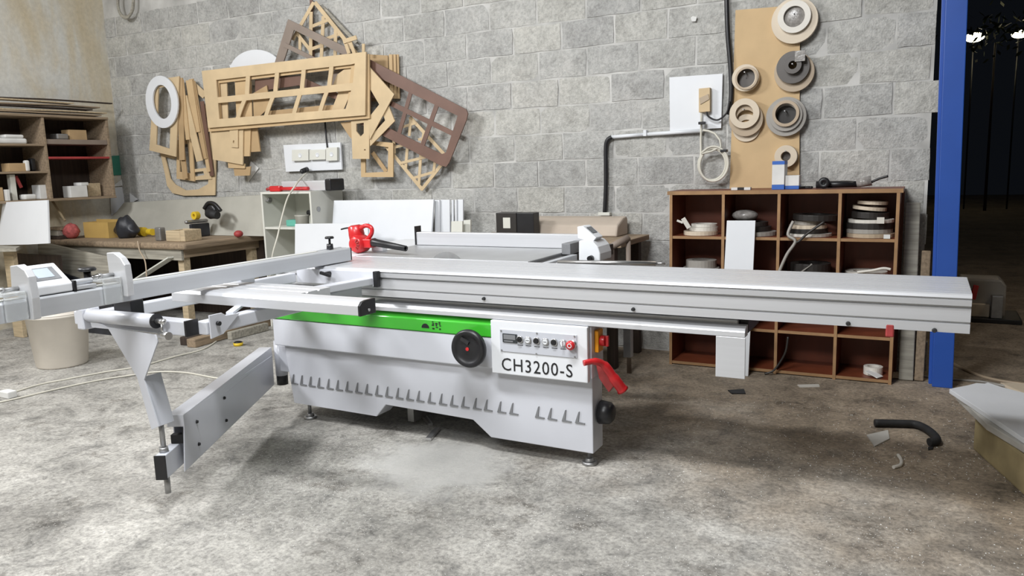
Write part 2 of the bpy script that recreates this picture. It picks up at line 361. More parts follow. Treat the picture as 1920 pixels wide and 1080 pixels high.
def block_mesh(w, h, d, seed):
    """worn block: chipped outline front face with irregular, slightly rounded rim"""
    rnd = random.Random(seed); nx, nz = 5, 3; g = []
    def prof(i, n): return i/n
    vs = []; fs = []
    rim = []
    for j in range(nz+1):
        for i in range(nx+1):
            x = -w/2 + w*i/nx; z = h*j/nz
            edge = i in (0, nx) or j in (0, nz); corner = i in (0, nx) and j in (0, nz)
            y = -d + rnd.uniform(-.002, .002) + (.0025 if edge else 0) + (.002 if corner else 0)
            if edge: x += rnd.uniform(-.004, .004); z += rnd.uniform(-.004, .004)
            vs.append((x*.992, y, z))
    W = nx+1
    for j in range(nz):
        for i in range(nx): fs.append((j*W+i, j*W+i+1, (j+1)*W+i+1, (j+1)*W+i))
    ring = [i for i in range(W)] + [j*W+nx for j in range(1, nz+1)] + [nz*W+i for i in range(nx-1, -1, -1)] + [j*W for j in range(nz-1, 0, -1)]
    n = len(vs)
    for k in ring: x, y, z = vs[k]; vs.append((x*1.012, .02, h/2+(z-h/2)*1.03))
    L = len(ring)
    for k in range(L): fs.append((ring[(k+1) % L], ring[k], n+k, n+(k+1) % L))
    me = bpy.data.meshes.new('concrete_block'); me.from_pydata(vs, [], fs); me.materials.append(M['block']); me.update()
    for p in me.polygons: p.use_smooth = False
    return me
CH = .1985; BW = .4
full = [block_mesh(BW-.012, CH-.012, .0065, k) for k in range(9)]
halves = {}
rb = random.Random(3)
for c in range(15):
    z = .012 + c*CH
    off = .06 if c % 2 else .26
    x = XE
    first = True
    edges = []
    x0 = XE - (rb.uniform(0, .05) if c > 3 else .0)
    nxt = XE - off - .0
    if x0-nxt > .06: edges.append((nxt, x0))
    x = nxt
    while x > XL+.02:
        w = BW + rb.uniform(-.012, .012); x1 = max(x-w, XL); edges.append((x1, x)); x = x1
    for (a, b) in edges:
        if b-a < .07: continue
        me = rb.choice(full)
        o = bpy.data.objects.new('concrete_block', me); COL.objects.link(o); o.parent = wall_back
        o.location = Vector(((a+b)/2, YW+.012+rb.uniform(-.003, .003), z+rb.uniform(-.003, .003))) - wloc(wall_back)
        o.scale = ((b-a-.012)/(BW-.012), 1, 1); o.rotation_euler = (0, rb.uniform(-.008, .008), 0)

# blue steel column beside the wall end
pc = on_z(1766, 727, 0)
col_root = thing('steel_column', (pc.x, pc.y, 0), 'tall blue painted steel column at the end of the block wall', 'column')
def lean_col(mb):
    mb.v = [v+Vector((-.017*v.z, 0, 0)) for v in mb.v]; return mb
cb = MB(); cb.box((pc.x-.052, pc.y, 0), (pc.x+.055, pc.y+.06, 4.5)); obj('column_face', lean_col(cb), 'blue', col_root, .004)
cb = MB(); cb.box((pc.x-.070, pc.y+.061, .0), (pc.x-.050, pc.y+.13, 4.5)); obj('side_flange', lean_col(cb), 'blue', col_root, .003)
cb = MB(); cb.box((pc.x-.049, pc.y+.061, .0), (pc.x+.04, pc.y+.08, 4.5)); obj('rear_web', lean_col(cb), 'blue', col_root, .002)

#@@SAW
# ------------------------------------------------------------------ the sliding table saw
SAW = thing('panel_saw', (-2.0, 3.2, 0), 'large grey-white sliding table panel saw with green stripe and long table', 'panel saw')
TZ = .88
def part(name, mb, mat, parent=None, bevel=0.0, **k): return obj(name, mb, mat, parent or SAW, bevel, **k)
# cabinet
b = MB()
low = [(-3.085, .42), (-3.045, .095), (-2.472, .09), (-2.408, .160), (-1.888, .148), (-1.79, .073), (-1.262, .070), (-1.262, .42)]
b.plate([[(x, 3.08, z) for x, z in low]], (0, .12, 0)); body_low = part('cabinet_front', b, 'paint', None, .004)
b = MB(); b.box((-3.06, 3.201, .13), (-1.62, 3.95, .655)); part('cabinet_body', b, 'paint2', None, .006)
b = MB(); b.box((-3.135, 3.055, .421), (-1.737, 3.199, .571)); part('upper_panel', b, 'paint', None, .006)
b = MB(); b.box((-1.737, 3.06, .421), (-1.255, 3.2, .66)); part('switch_box', b, 'paint', None, .004)
b = MB()
prof = [(3.05, .573), (3.05, .632), (3.075, .655), (3.15, .662), (3.15, .573)]
b.plate([[(-1.752, y, z) for y, z in prof]], (-1.385, 0, 0)); part('green_stripe', b, 'green', None, .004)
b = MB(); b.box((-1.742, 3.03, .41), (-1.262, 3.058, .660)); panel = part('control_panel', b, 'white', None, .004)
b = MB(); b.box((-1.692, 3.026, .519), (-1.31, 3.0298, .622)); cplate = part('control_plate', b, 'paint2', panel, .001)
sx0, sz0 = -1.692, .519
scr0 = None
for (dx, dz) in ((.008, .096), (.19, .098), (.372, .098), (.008, .006), (.185, .004), (.372, .006)):
    if scr0 is None: b = MB(); b.cyl((sx0+dx, 3.0258, sz0+dz), (sx0+dx, 3.0225, sz0+dz), .0035, seg=10); scr0 = obj('plate_screw', b, 'zinc', panel)
    else: copy_part(scr0, panel, (sx0+dx, (3.0258+3.0225)/2, sz0+dz-.0035))
b = MB(); b.box((-1.676, 3.0215, .563), (-1.602, 3.0258, .604)); disp = obj('speed_display', b, 'screen', panel, .001)
b = MB(); b.box((-1.670, 3.0205, .578), (-1.610, 3.0213, .600)); b.box((-1.668, 3.0205, .567), (-1.622, 3.0213, .573)); obj('display_glass', b, 'vent', panel)
for i, (bx, kind) in enumerate(((-1.587, 'k'), (-1.546, 'w'), (-1.503, 'b'), (-1.459, 'w'), (-1.417, 'b'), (-1.374, 's'))):
    z = .583
    b = MB(); b.lathe((bx, 3.0258, z), (0, -1, 0), [(.0005, .0), (.0165, .0), (.0165, .007), (.0125, .009), (.0125, .006), (.0005, .006)], 20)
    bt = obj('push_button', b, 'steel', panel)
    b = MB()
    if kind == 'b': b.cyl((bx, 3.0195, z), (bx, 3.012, z), .0115, seg=18); obj('button_cap', b, 'black', bt)
    elif kind == 'w': b.cyl((bx, 3.0195, z), (bx, 3.015, z), .0120, seg=18); b.box((bx-.008, 3.0135, z-.0012), (bx+.008, 3.0149, z+.0012), 1); obj('button_cap', b, ['white', 'vent'], bt)
    elif kind == 's': b.cyl((bx, 3.0195, z), (bx, 3.016, z), .012, seg=18); b.box((bx-.003, 3.006, z-.012), (bx+.003, 3.0158, z+.012), 0); obj('switch_lever', b, 'white', bt)
    else: b.cyl((bx, 3.0195, z), (bx, 3.011, z), .0105, seg=18); b.box((bx-.011, 3.0085, z-.003), (bx+.002, 3.0108, z+.003), 0); obj('key_knob', b, 'black', bt)
    b = MB(); b.box((bx-.014, 3.0254, z-.029), (bx+.014, 3.0259, z-.0265)); obj('caption_mark', b, 'ink', panel)
b = MB(); b.lathe((-1.330, 3.0258, .580), (0, -1, 0), [(.0005, 0), (.021, 0), (.021, .006), (.0005, .006)], 24); es = obj('stop_button_base', b, 'steel', panel)
b = MB(); b.lathe((-1.330, 3.0195, .580), (0, -1, 0), [(.0005, 0), (.016, 0), (.019, .010), (.021, .012), (.021, .020), (.015, .026), (.0005, .027)], 24); eb = obj('emergency_stop', b, 'red', panel)
b = MB(); b.lathe((-1.330, 2.9924, .580), (0, -1, 0), [(.007, 0), (.0105, 0), (.0105, .0012), (.007, .0012), (.007, 0)], 20); obj('arrow_ring', b, 'white', eb)
# model lettering
me = text_mesh('CH3200-S', .084, .0015)
xs = [v.co.x for v in me.vertices]; zs = [v.co.y for v in me.vertices]
lx0, lx1, lz0, lz1 = -1.688, -1.334, .429, .488
for v in me.vertices:
    v.co = Vector((lx0+(v.co.x-min(xs))/(max(xs)-min(xs))*(lx1-lx0), 3.0292-v.co.z, lz0+(v.co.y-min(zs))/(max(zs)-min(zs))*(lz1-lz0)))
b = MB(); b.add([v.co.copy() for v in me.vertices], [tuple(p.vertices) for p in me.polygons]); obj('model_lettering', b, 'ink', panel)
# maker's mark on the stripe: half dome and broken letters
b = MB()
b.plate([[(-2.118+.022*math.cos(t)*1.0, 3.0495, .592+.022*math.sin(t)) for t in [PI*k/10 for k in range(11)]]], (0, -.001, 0)); part('dome_emblem', b, 'ink')
b = MB(); rl = random.Random(5)
for ix in range(3):
    for iz in range(5):
        x = -2.078+ix*.020+rl.uniform(-.002, .002); z = .589+iz*.0085
        if rl.random() < .82: b.box((x, 3.0485, z), (x+rl.uniform(.008, .013), 3.0495, z+rl.uniform(.004, .007)))
part('broken_letter_marks', b, 'ink')
# louvres along the lower front
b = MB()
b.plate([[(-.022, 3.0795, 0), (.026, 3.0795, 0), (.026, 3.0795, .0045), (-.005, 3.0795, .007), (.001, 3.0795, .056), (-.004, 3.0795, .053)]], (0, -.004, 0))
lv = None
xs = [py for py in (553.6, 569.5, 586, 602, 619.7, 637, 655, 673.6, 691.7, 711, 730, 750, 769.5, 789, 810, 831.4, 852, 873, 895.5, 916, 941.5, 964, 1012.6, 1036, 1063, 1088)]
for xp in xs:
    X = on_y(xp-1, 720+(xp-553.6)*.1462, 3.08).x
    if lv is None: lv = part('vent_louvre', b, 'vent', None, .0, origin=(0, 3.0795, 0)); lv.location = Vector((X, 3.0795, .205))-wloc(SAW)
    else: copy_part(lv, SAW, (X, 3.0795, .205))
# handwheel
b = MB(); hc = (-1.842, 3.05, .525)
b.lathe(hc, (0, -1, 0), [(.022, -.0), (.022, .03), (.060, .035), (.083, .038), (.090, .046), (.091, .060), (.086, .070), (.074, .073), (.066, .066), (.045, .060), (.026, .064), (.018, .066), (.001, .066)], 40)
hw = part('handwheel', b, 'black')
b = MB(); b.cyl((hc[0], 2.983, hc[2]), (hc[0], 2.980, hc[2]), .0085, seg=18); obj('red_hub_cap', b, 'red', hw)
b = MB(); b.bar((-1.875, 2.985, .573), (-1.835, 2.985, .552), .016, .012, (0, 1, 0)); obj('folding_crank', b, 'blackr', hw)
# levelling feet
foot = None
for (x, y) in ((-1.30, 3.13), (-1.70, 3.85), (-2.98, 3.13), (-2.98, 3.85)):
    b = MB(); b.cyl((0, 0, 0), (0, 0, .014), .036, .034, 20); b.cyl((0, 0, .014), (0, 0, .03), .024, .018, 16); b.cyl((0, 0, .03), (0, 0, .155), .010, seg=12)
    if foot is None: foot = part('levelling_foot', b, 'zinc', None, 0, origin=(0, 0, 0)); foot.location = Vector((x, y, 0))-wloc(SAW)
    else: copy_part(foot, SAW, (x, y, 0))
# right flank: master switch, push handle, motor cover, dust port
b = MB(); b.box((-1.254, 3.09, .535), (-1.235, 3.15, .635)); sw = part('isolator_plate', b, 'orange', None, .004)
b = MB(); b.cyl((-1.2345, 3.12, .585), (-1.212, 3.12, .585), .024, seg=20); b.bar((-1.205, 3.12, .561), (-1.205, 3.12, .609), .014, .014, (1, 0, 0)); part('isolator_knob', b, 'red', None, .002)
b = MB(); b.tube(smooth_path([(-1.262, 2.985, .512), (-1.225, 3.02, .515), (-1.195, 3.06, .49), (-1.165, 3.09, .43), (-1.135, 3.12, .37)]), [.013]*6+[.016]*6+[.02]*6+[.024]*6+[.028], 12)
ph = part('push_handle', b, 'red')
b = MB(); b.plate([[(-1.255, 3.09, .505), (-1.205, 3.09, .485), (-1.16, 3.09, .40), (-1.19, 3.09, .36), (-1.235, 3.09, .42)]], (0, .02, 0)); obj('handle_guard', b, 'redm', ph, .004)
b = MB(); b.lathe((-1.254, 3.155, .245), (1, 0, 0), [(.001, .06), (.035, .06), (.05, .045), (.055, .0), (.001, 0)], 18, sx=1.0); part('motor_cover', b, 'black')
b = MB(); b.box((-1.40, 3.6, .56), (-1.19, 3.72, .64)); part('junction_box', b, 'paint2', None, .004)
b = MB(); b.box((-1.32, 3.64, .38), (-1.28, 3.68, .5595)); part('box_stem', b, 'zinc', None, .002)

# guide beam below the sliding table, and its end plate
b = MB(); b.box((-3.0, 3.10, .663), (-.64, 3.37, .720)); part('guide_beam', b, 'alu', None, .004)
b = MB()
pf = [(3.045, .662), (3.045, .682), (3.055, .697), (3.075, .705), (3.098, .706), (3.098, .662)]
b.plate([[(-.60, y, z) for y, z in pf]], (-1.84, 0, 0)); cov = part('beam_cover', b, 'alutop', None, .002)
b = MB(); b.box((-.714, 3.045, .494), (-.598, 3.052, .6615)); part('beam_end_plate', b, 'alutop', None, .002)
b = MB(); b.box((-.636, 3.12, .665), (-.602, 3.34, .725)); part('beam_end_cap', b, 'black', None, .003)

# sliding table extrusion
TX0, TX1 = -3.04, .156
top = [(3.0, .866), (3.004, .876), (3.012, .880)]
for gy, gw, gd in ((3.045, .008, .003), (3.105, .012, .010), (3.16, .006, .003), (3.215, .006, .003), (3.275, .012, .010), (3.335, .006, .003), (3.39, .006, .003)):
    top += [(gy-gw/2, .880), (gy-gw/2, .880-gd), (gy+gw/2, .880-gd), (gy+gw/2, .880)]
top += [(3.428, .880), (3.436, .876), (3.44, .866), (3.44, .740), (3.02, .740), (3.018, .772), (3.026, .774), (3.026, .779), (3.016, .781), (3.014, .827), (3.022, .830), (3.022, .834), (3.006, .838), (3.003, .858), (3.008, .860), (3.008, .863)]
b = MB(); b.plate([[(TX1, y, z) for y, z in top]], (TX0-TX1, 0, 0)); st = part('sliding_table', b, 'alutop')
ks = None
for xp, yp in ((907, 560), (1187, 580), (1590, 607), (1752, 620)):
    q = on_y(xp, yp, 3.015)
    if ks is None: b = MB(); b.cyl((0, 3.0195, 0), (0, 3.006, 0), .0085, .006, 14); ks = obj('table_screw', b, 'blackr', st, origin=(0, 3.01, 0)); ks.location = Vector((q.x, 3.01, q.z))-wloc(st)
    else: copy_part(ks, st, (q.x, 3.01, q.z))
q = on_y(1667, 622, 3.01); b = MB(); b.box((q.x-.012, 3.018, q.z-.022), (q.x+.016, 3.06, q.z+.026)); obj('red_table_latch', b, 'redm', st, .005)

# main cast table, white extension board, blade, rail
b = MB(); b.box((-2.86, 3.455, .845), (-1.755, 4.42, .8795)); part('saw_table', b, 'iron', None, .004)
b = MB(); b.box((-3.20, 3.455, .852), (-2.865, 4.42, .8785)); part('extension_table', b, 'white', None, .004)
b = MB(); b.box((-1.752, 3.455, .80), (-1.690, 4.5, .866)); part('fence_rail', b, 'black', None, .004)
b = MB(); b.box((-1.688, 3.455, .835), (-1.655, 3.85, .874)); part('rail_scale', b, 'alu_y', None, .003)
b = MB(); b.cyl((-2.245, 3.4615, .79), (-2.245, 3.4645, .79), .125, seg=48); blade = part('saw_blade', b, 'zinc')
b = MB(); b.lathe((-2.245, 3.4655, .79), (0, 1, 0), [(.088, 0), (.118, 0), (.118, .001), (.088, .001), (.088, 0)], 40); obj('blade_ring', b, 'iron', blade)
b = MB(); b.cyl((-1.62, 3.52, .872), (-1.135, 3.60, .872), .011, seg=14); b.cyl((-1.135, 3.60, .872), (-1.09, 3.607, .872), .005, seg=10); part('stock_support_bar', b, 'steel')
b = MB(); b.bar((-1.66, 3.60, .856), (-1.16, 3.68, .856), .06, .012); part('support_strip', b, 'zinc', None, .002)
# rip fence
b = MB(); b.box((-2.85, 4.05, .8815), (-1.672, 4.10, .962)); rf = part('rip_fence', b, 'alutop', None, .003)
b = MB(); b.box((-2.856, 4.042, .8815), (-2.8505, 4.108, 1.0)); obj('fence_end_plate', b, 'black', rf)
p = [on_y(x, y, 3.78) for x, y in ((1085, 489), (1085, 452), (1098, 449), (1112, 453), (1121, 463), (1125, 476), (1125, 490))]
b = MB(); b.plate([p], (0, .17, 0)); head = part('fence_head', b, 'white', None, .006, segs=3)
p = [on_y(x, y, 3.80) for x, y in ((1083, 447), (1082, 425), (1093, 424), (1118, 446), (1112, 453))]
b = MB(); b.plate([p], (0, .10, 0)); hd = obj('readout_housing', b, 'white', head, .004)
a_, c_ = on_y(1094, 424.5, 3.80), on_y(1117, 445, 3.80); dd = (c_-a_).normalized(); nn = Vector((-dd.z, 0, dd.x)); nn = nn if nn.z > 0 else -nn
q = [a_+dd*.012+Vector((0, .018, 0)), a_+dd*.058+Vector((0, .018, 0)), a_+dd*.058+Vector((0, .082, 0)), a_+dd*.012+Vector((0, .082, 0))]
b = MB(); b.plate([[v+nn*.0005 for v in q]], nn*.002); obj('readout_screen', b, 'screen', head)
b = MB(); k = on_y(1108, 484, 3.77); b.cyl((k.x, 3.776, k.z), (k.x, 3.745, k.z), .015, .013, 16); obj('clamp_knob', b, 'black', head)
b = MB(); b.box((-1.752, 3.86, .869), (-1.70, 4.05, .93)); obj('fence_clamp', b, 'vent', head, .003)
# crosscut fence (runs towards the left foreground)
FX = -2.69
FP = [(0, .886), (0, .948), (-.006, .955), (-.020, .955), (-.020, .945), (-.032, .945), (-.032, .955), (-.052, .955), (-.052, .948), (-.060, .948), (-.060, .957), (-.078, .957), (-.080, .95), (-.080, .886)]
b = MB(); b.plate([[(FX+x, 3.215, z) for x, z in FP]], (0, -2.05, 0)); cf = part('crosscut_fence', b, 'alu_y', None, .0015)
b = MB(); b.box((FX-.079, 3.2155, .887), (FX-.001, 3.225, .953)); obj('fence_end_cap', b, 'black', cf, .002)
b = MB(); b.box((FX-.050, 1.17, .9555), (FX-.034, 3.0, .958)); obj('length_scale', b, 'cream', cf)
b = MB(); b.cyl((FX-.04, 3.10, .9585), (FX-.04, 3.10, .985), .018, .016, 18); b.cyl((FX-.04, 3.10, .985), (FX-.04, 3.10, 1.012), .006, seg=12); b.lathe((FX-.04, 3.10, 1.012), (0, 0, 1), [(.001, 0), (.022, 0), (.024, .006), (.020, .012), (.001, .012)], 18); obj('fence_clamp_knob', b, 'black', cf)
# length stops and readout on the crosscut fence
FT = .9585
def flip_stop(pts, ypx, name):
    Y = on_x(ypx[0], ypx[1], FX+.01).y
    p = [on_y(x, y, Y) for x, y in pts]
    b = MB(); b.plate([p], (0, .028, 0)); s = obj(name, b, 'alu', cf, .003)
    x1 = FX+.004
    b = MB(); b.box((x1, Y-.075, .89), (x1+.012, Y-.004, .985)); b.box((x1-.055, Y-.075, .972), (x1-.0005, Y-.004, .985)); obj('clear_pointer', b, 'acrylic', s, .002)
    b = MB(); b.cyl((x1-.04, Y-.09, .992), (x1-.04, Y-.001, .992), .008, seg=12); b.cyl((x1-.04, Y-.05, .992), (x1-.04, Y-.065, .992), .012, seg=12); obj('stop_pivot', b, 'steel', s)
    return Y
y1 = flip_stop([(199, 474), (212, 474), (225, 484), (233, 497), (238, 530), (240, 556), (228, 556), (222, 530), (205, 520)], (230, 545), 'flip_stop')
y2 = flip_stop([(18, 499), (31, 497), (45, 507), (52, 520), (60, 560), (63, 600), (50, 600), (43, 560), (22, 552)], (55, 590), 'flip_stop')
ya, yb = on_x(62, 553, FX).y, on_x(139, 541, FX).y
b = MB(); x0, x1 = FX-.105, FX-.006
b.plate([[(x1, ya, FT), (x1, ya, FT+.030), (x0, ya, FT+.100), (x0, ya, FT)]], (0, yb-ya, 0)); dr = obj('length_readout', b, 'white', cf, .004)
sl = Vector((x0-x1, 0, .070)).normalized(); nn = Vector((-sl.z, 0, sl.x)); nn = nn if nn.z > 0 else -nn
c0 = Vector((x1, 0, FT+.030))
q = [c0+sl*.03+Vector((0, ya+(yb-ya)*.18, 0)), c0+sl*.03+Vector((0, ya+(yb-ya)*.86, 0)), c0+sl*.098+Vector((0, ya+(yb-ya)*.86, 0)), c0+sl*.098+Vector((0, ya+(yb-ya)*.18, 0))]
b = MB(); b.plate([[v+nn*.0003 for v in q]], nn*.002); obj('readout_bezel', b, 'vent', dr)
q2 = [q[0]+sl*.012+Vector((0, .02, 0)), q[1]+sl*.012-Vector((0, .02, 0)), q[2]-sl*.006-Vector((0, .02, 0)), q[3]-sl*.006+Vector((0, .02, 0))]
b = MB(); b.plate([[v+nn*.0025 for v in q2]], nn*.001); obj('readout_lcd', b, 'lcd', dr)
b = MB(); b.cyl((FX-.03, yb+.002, FT+.026), (FX-.03, y1-.092, FT+.026), .010, seg=12); b.box((FX-.06, yb+.002, FT+.0005), (FX-.004, y1-.092, FT+.014)); obj('stop_slide', b, 'alu_y', cf, .002)
b = MB(); b.box((FX-.066, yb+.0005, FT+.0005), (FX+.0, yb+.012, FT+.036)); obj('slide_bumper', b, 'black', cf, .002)
kq = on_x(163, 508, FX-.05); b = MB(); b.cyl((FX-.05, kq.y, FT+.02), (FX-.05, kq.y, kq.z), .013, seg=14); b.lathe((FX-.05, kq.y, kq.z), (0, 0, 1), [(.001, 0), (.030, 0), (.033, .006), (.028, .013), (.001, .010)], 20); obj('stop_lock_knob', b, 'black', cf)

# outrigger: extrusions and welded frame in front of the table
OUT = 'alu'
b = MB()
pf = [(2.262, .812), (2.262, .850), (2.275, .862), (2.30, .866), (2.352, .866), (2.352, .812)]
b.plate([[(-1.875, y, z) for y, z in pf]], (-1.04, 0, 0)); fb = part('outrigger_front_bar', b, 'alutop', None, .002)
b = MB(); b.plate([[(-1.8745, y, z) for y, z in [(2.26, .81), (2.26, .851), (2.274, .864), (2.30, .868), (2.354, .868), (2.354, .81)]]], (.012, 0, 0)); obj('bar_end_cap', b, 'black', fb, .002)
b = MB(); b.cyl((-1.8625, 2.31, .828), (-1.859, 2.31, .828), .006, seg=12); obj('cap_screw', b, 'steel', fb)
b = MB()
pf = [(2.36, .815), (2.36, .862), (2.40, .862), (2.402, .857), (2.412, .857), (2.414, .862), (2.47, .862), (2.472, .857), (2.482, .857), (2.484, .862), (2.55, .862), (2.55, .815)]
b.plate([[(-2.26, y, z) for y, z in pf]], (-.66, 0, 0)); part('outrigger_deck_bar', b, 'alutop', None, .0015)
b = MB(); b.box((-2.855, 2.975, .795), (-2.36, 2.998, .869)); op = part('outrigger_mount_plate', b, 'paint', None, .002)
b = MB(); b.box((-2.3595, 2.972, .793), (-2.335, 2.9985, .871)); obj('plate_end_cap', b, 'black', op, .002)
b = MB(); k = on_y(618, 512, 2.97); b.cyl((k.x, 2.974, k.z), (k.x, 2.94, k.z), .010, seg=12); b.bar((k.x-.03, 2.935, k.z+.006), (k.x+.035, 2.935, k.z-.008), .014, .016); obj('clamp_lever', b, 'black', op, .003)
b = MB(); b.box((-2.42, 2.36, .803), (-2.362, 2.974, .838)); b.v = [Vector((v.x-(v.y-2.974)*.16*-1, v.y, v.z)) for v in b.v]; part('outrigger_right_tube', b, 'paint', None, .004)
b = MB(); b.box((-2.90, 2.56, .795), (-2.86, 2.974, .845)); part('outrigger_left_tube', b, 'paint', None, .004)
b = MB(); b.box((-2.89, 2.555, .846), (-2.80, 2.64, .8785)); part('fence_pad', b, 'paint', None, .004)
# lower frame
b = MB(); b.box((-3.16, 1.965, .748), (-2.478, 2.02, .806)); fbm = part('lower_front_tube', b, 'paint', None, .005)
b = MB(); b.box((-2.4775, 1.963, .746), (-2.466, 2.022, .808)); obj('tube_end_cap', b, 'black', fbm, .002)
b = MB(); b.box((-3.12, 2.021, .748), (-3.065, 2.96, .80)); part('lower_left_tube', b, 'paint', None, .005)
b = MB(); b.box((-2.475, 2.021, .745), (-2.42, 2.96, .798)); part('lower_right_tube', b, 'paint', None, .005)
b = MB(); b.plate([[(-2.418, 2.03, .730), (-2.418, 2.09, .738), (-2.418, 2.18, .805), (-2.418, 2.11, .808), (-2.418, 2.09, .822), (-2.418, 2.03, .822)]], (.007, 0, 0)); pl = part('clamp_plate', b, 'paint', None, .001)
b = MB(); b.cyl((-2.4105, 2.065, .785), (-2.398, 2.065, .785), .009, seg=12); obj('plate_knob', b, 'black', pl)
b = MB(); b.bar((-2.447, 2.16, .805), (-2.60, 2.40, .812), .03, .012); part('diagonal_brace', b, 'paint', None, .002)
# roller and its prop standing on the swing arm
RY = 1.945
ra, rb_ = on_y(166, 591, RY), on_y(292, 602, RY)
b = MB(); b.cyl(ra, rb_, .0275, seg=28); rl_ = part('support_roller', b, 'paint')
d = (rb_-ra).normalized()
b = MB(); b.cyl(rb_+d*.0005, rb_+d*.006, .029, seg=28); obj('roller_end_ring', b, 'black', rl_)
b = MB(); b.cyl(rb_+d*.0065, rb_+d*.045, .010, seg=14); b.cyl(rb_+d*.034+Vector((0, 0, -.006)), rb_+d*.034+Vector((0, 0, -.06)), .006, seg=10); b.sphere(rb_+d*.045, .012); b.cyl(rb_+d*.02+Vector((0, 0, -.052)), rb_+d*.08+Vector((0, -.01, -.052)), .014, .016, 14); obj('roller_axle', b, 'steel', rl_)
pts = [(186, 606), (200.7, 613), (291, 628), (295.5, 641), (270, 712), (297, 800), (284, 806), (257, 708), (203, 617), (172, 614), (168, 600)]
b = MB(); b.plate([[on_y(x, y, RY-.012) for x, y in pts]], (0, .006, 0)); part('prop_plate', b, 'paint', None, .001)
pts = [(268, 712), (271, 706), (297, 800), (290, 803)]
b = MB(); b.plate([[on_y(x, y, RY-.0055) for x, y in pts]], (0, .075, 0)); part('prop_channel', b, 'paint2', None, .001)
b = MB(); p0 = on_y(172, 588, RY+.02); b.box((p0.x-.03, RY-.03, p0.z-.06), (p0.x+.012, RY+.05, p0.z+.028)); part('roller_bracket', b, 'paint', None, .006)
b = MB(); p0 = on_y(250, 580, RY+.05); b.box((p0.x-.11, RY+.04, p0.z-.03), (p0.x-.0, RY+.10, p0.z+.035)); part('roller_block', b, 'black', None, .004)
# swing arm
P0, P1 = Vector((-3.235, 3.13, 0)), Vector((-2.655, 2.06, 0)); ad = (P1-P0).normalized(); an = Vector((-ad.y, ad.x, 0))  # an points to +X side
if an.x < 0: an = -an
def arm_box(s0, s1, n0, n1, z0, z1, z0b=None):
    a, c = P0+ad*s0, P0+ad*s1
    return [a+an*n0+Vector((0, 0, z0)), c+an*n0+Vector((0, 0, z0 if z0b is None else z0b)), c+an*n1+Vector((0, 0, z0 if z0b is None else z0b)), a+an*n1+Vector((0, 0, z0)),
            a+an*n0+Vector((0, 0, z1)), c+an*n0+Vector((0, 0, z1)), c+an*n1+Vector((0, 0, z1)), a+an*n1+Vector((0, 0, z1))]
AL = (P1-P0).length
b = MB(); b.hexa(arm_box(0, AL, -.07, .0, .335, .385)); hp = arm_box(0, AL, -.005, .0, .165, .335); hp[1] += ad*.035+Vector((0, 0, -.012)); hp[2] += ad*.035+Vector((0, 0, -.012)); b.hexa(hp); b.hexa(arm_box(0, AL-.05, -.07, -.065, .25, .335)); ar = part('swing_arm_cover', b, 'paint', None, .0015)
sc = None
for s, z in ((.12, .315), (.45, .32), (.45, .21), (.12, .215)):
    q = P1-ad*s+an*.0; 
    if sc is None: b = MB(); b.cyl(q+an*.0005+Vector((0, 0, z)), q+an*.008+Vector((0, 0, z)), .008, .006, 12); sc = obj('cover_screw', b, 'blackr', ar); s0_ = wloc(sc)-(q+Vector((0, 0, z)))
    else: copy_part(sc, ar, q+Vector((0, 0, z))+s0_)
b = MB(); b.hexa(arm_box(.3, AL+.135, -.070, -.028, .165, .262)); it = part('telescopic_tube', b, 'paint2', None, .003)
b = MB(); b.hexa(arm_box(AL+.1355, AL+.142, -.072, -.026, .163, .264)); obj('tube_end_cap', b, 'black', it, .002)
b = MB(); b.hexa(arm_box(AL-.03, AL+.0, -.062, -.012, .263, .300)); b.hexa(arm_box(AL-.005, AL+.004, -.011, -.0055, .17, .33)); obj('tube_roller', b, 'blackr', it, .002)
tip = P0+ad*(AL+.09)-an*.052
b = MB(); b.cyl(tip+Vector((0, 0, .088)), tip+Vector((0, 0, .164)), .012, seg=14); part('threaded_foot', b, 'zinc')
b = MB(); b.cyl(tip+Vector((0, 0, .2835)), tip+Vector((-.015, .01, .40)), .0105, seg=14); part('prop_rod', b, 'zinc')
b = MB(); b.cyl(tip+Vector((0, 0, .2625)), tip+Vector((0, 0, .283)), .020, .018, 6); part('lock_nut', b, 'zinc')
b = MB(); b.lathe((-3.20, 3.16, .165), (0, 0, 1), [(.001, 0), (.032, 0), (.032, .055)], 20); b.lathe((-3.20, 3.16, .22), (0, 0, 1), [(.03, 0), (.034, 0), (.034, .20), (.001, .20)], 24, mi=1); part('arm_pivot', b, ['black', 'paint'])
b = MB(); b.box((-3.18, 3.13, .25), (-3.05, 3.19, .40)); part('pivot_bracket', b, 'paint', None, .004)
b = MB(); b.box((-2.40, 3.25, .02), (-2.36, 3.40, .129)); part('dust_port_stay', b, 'zinc', None, .002)
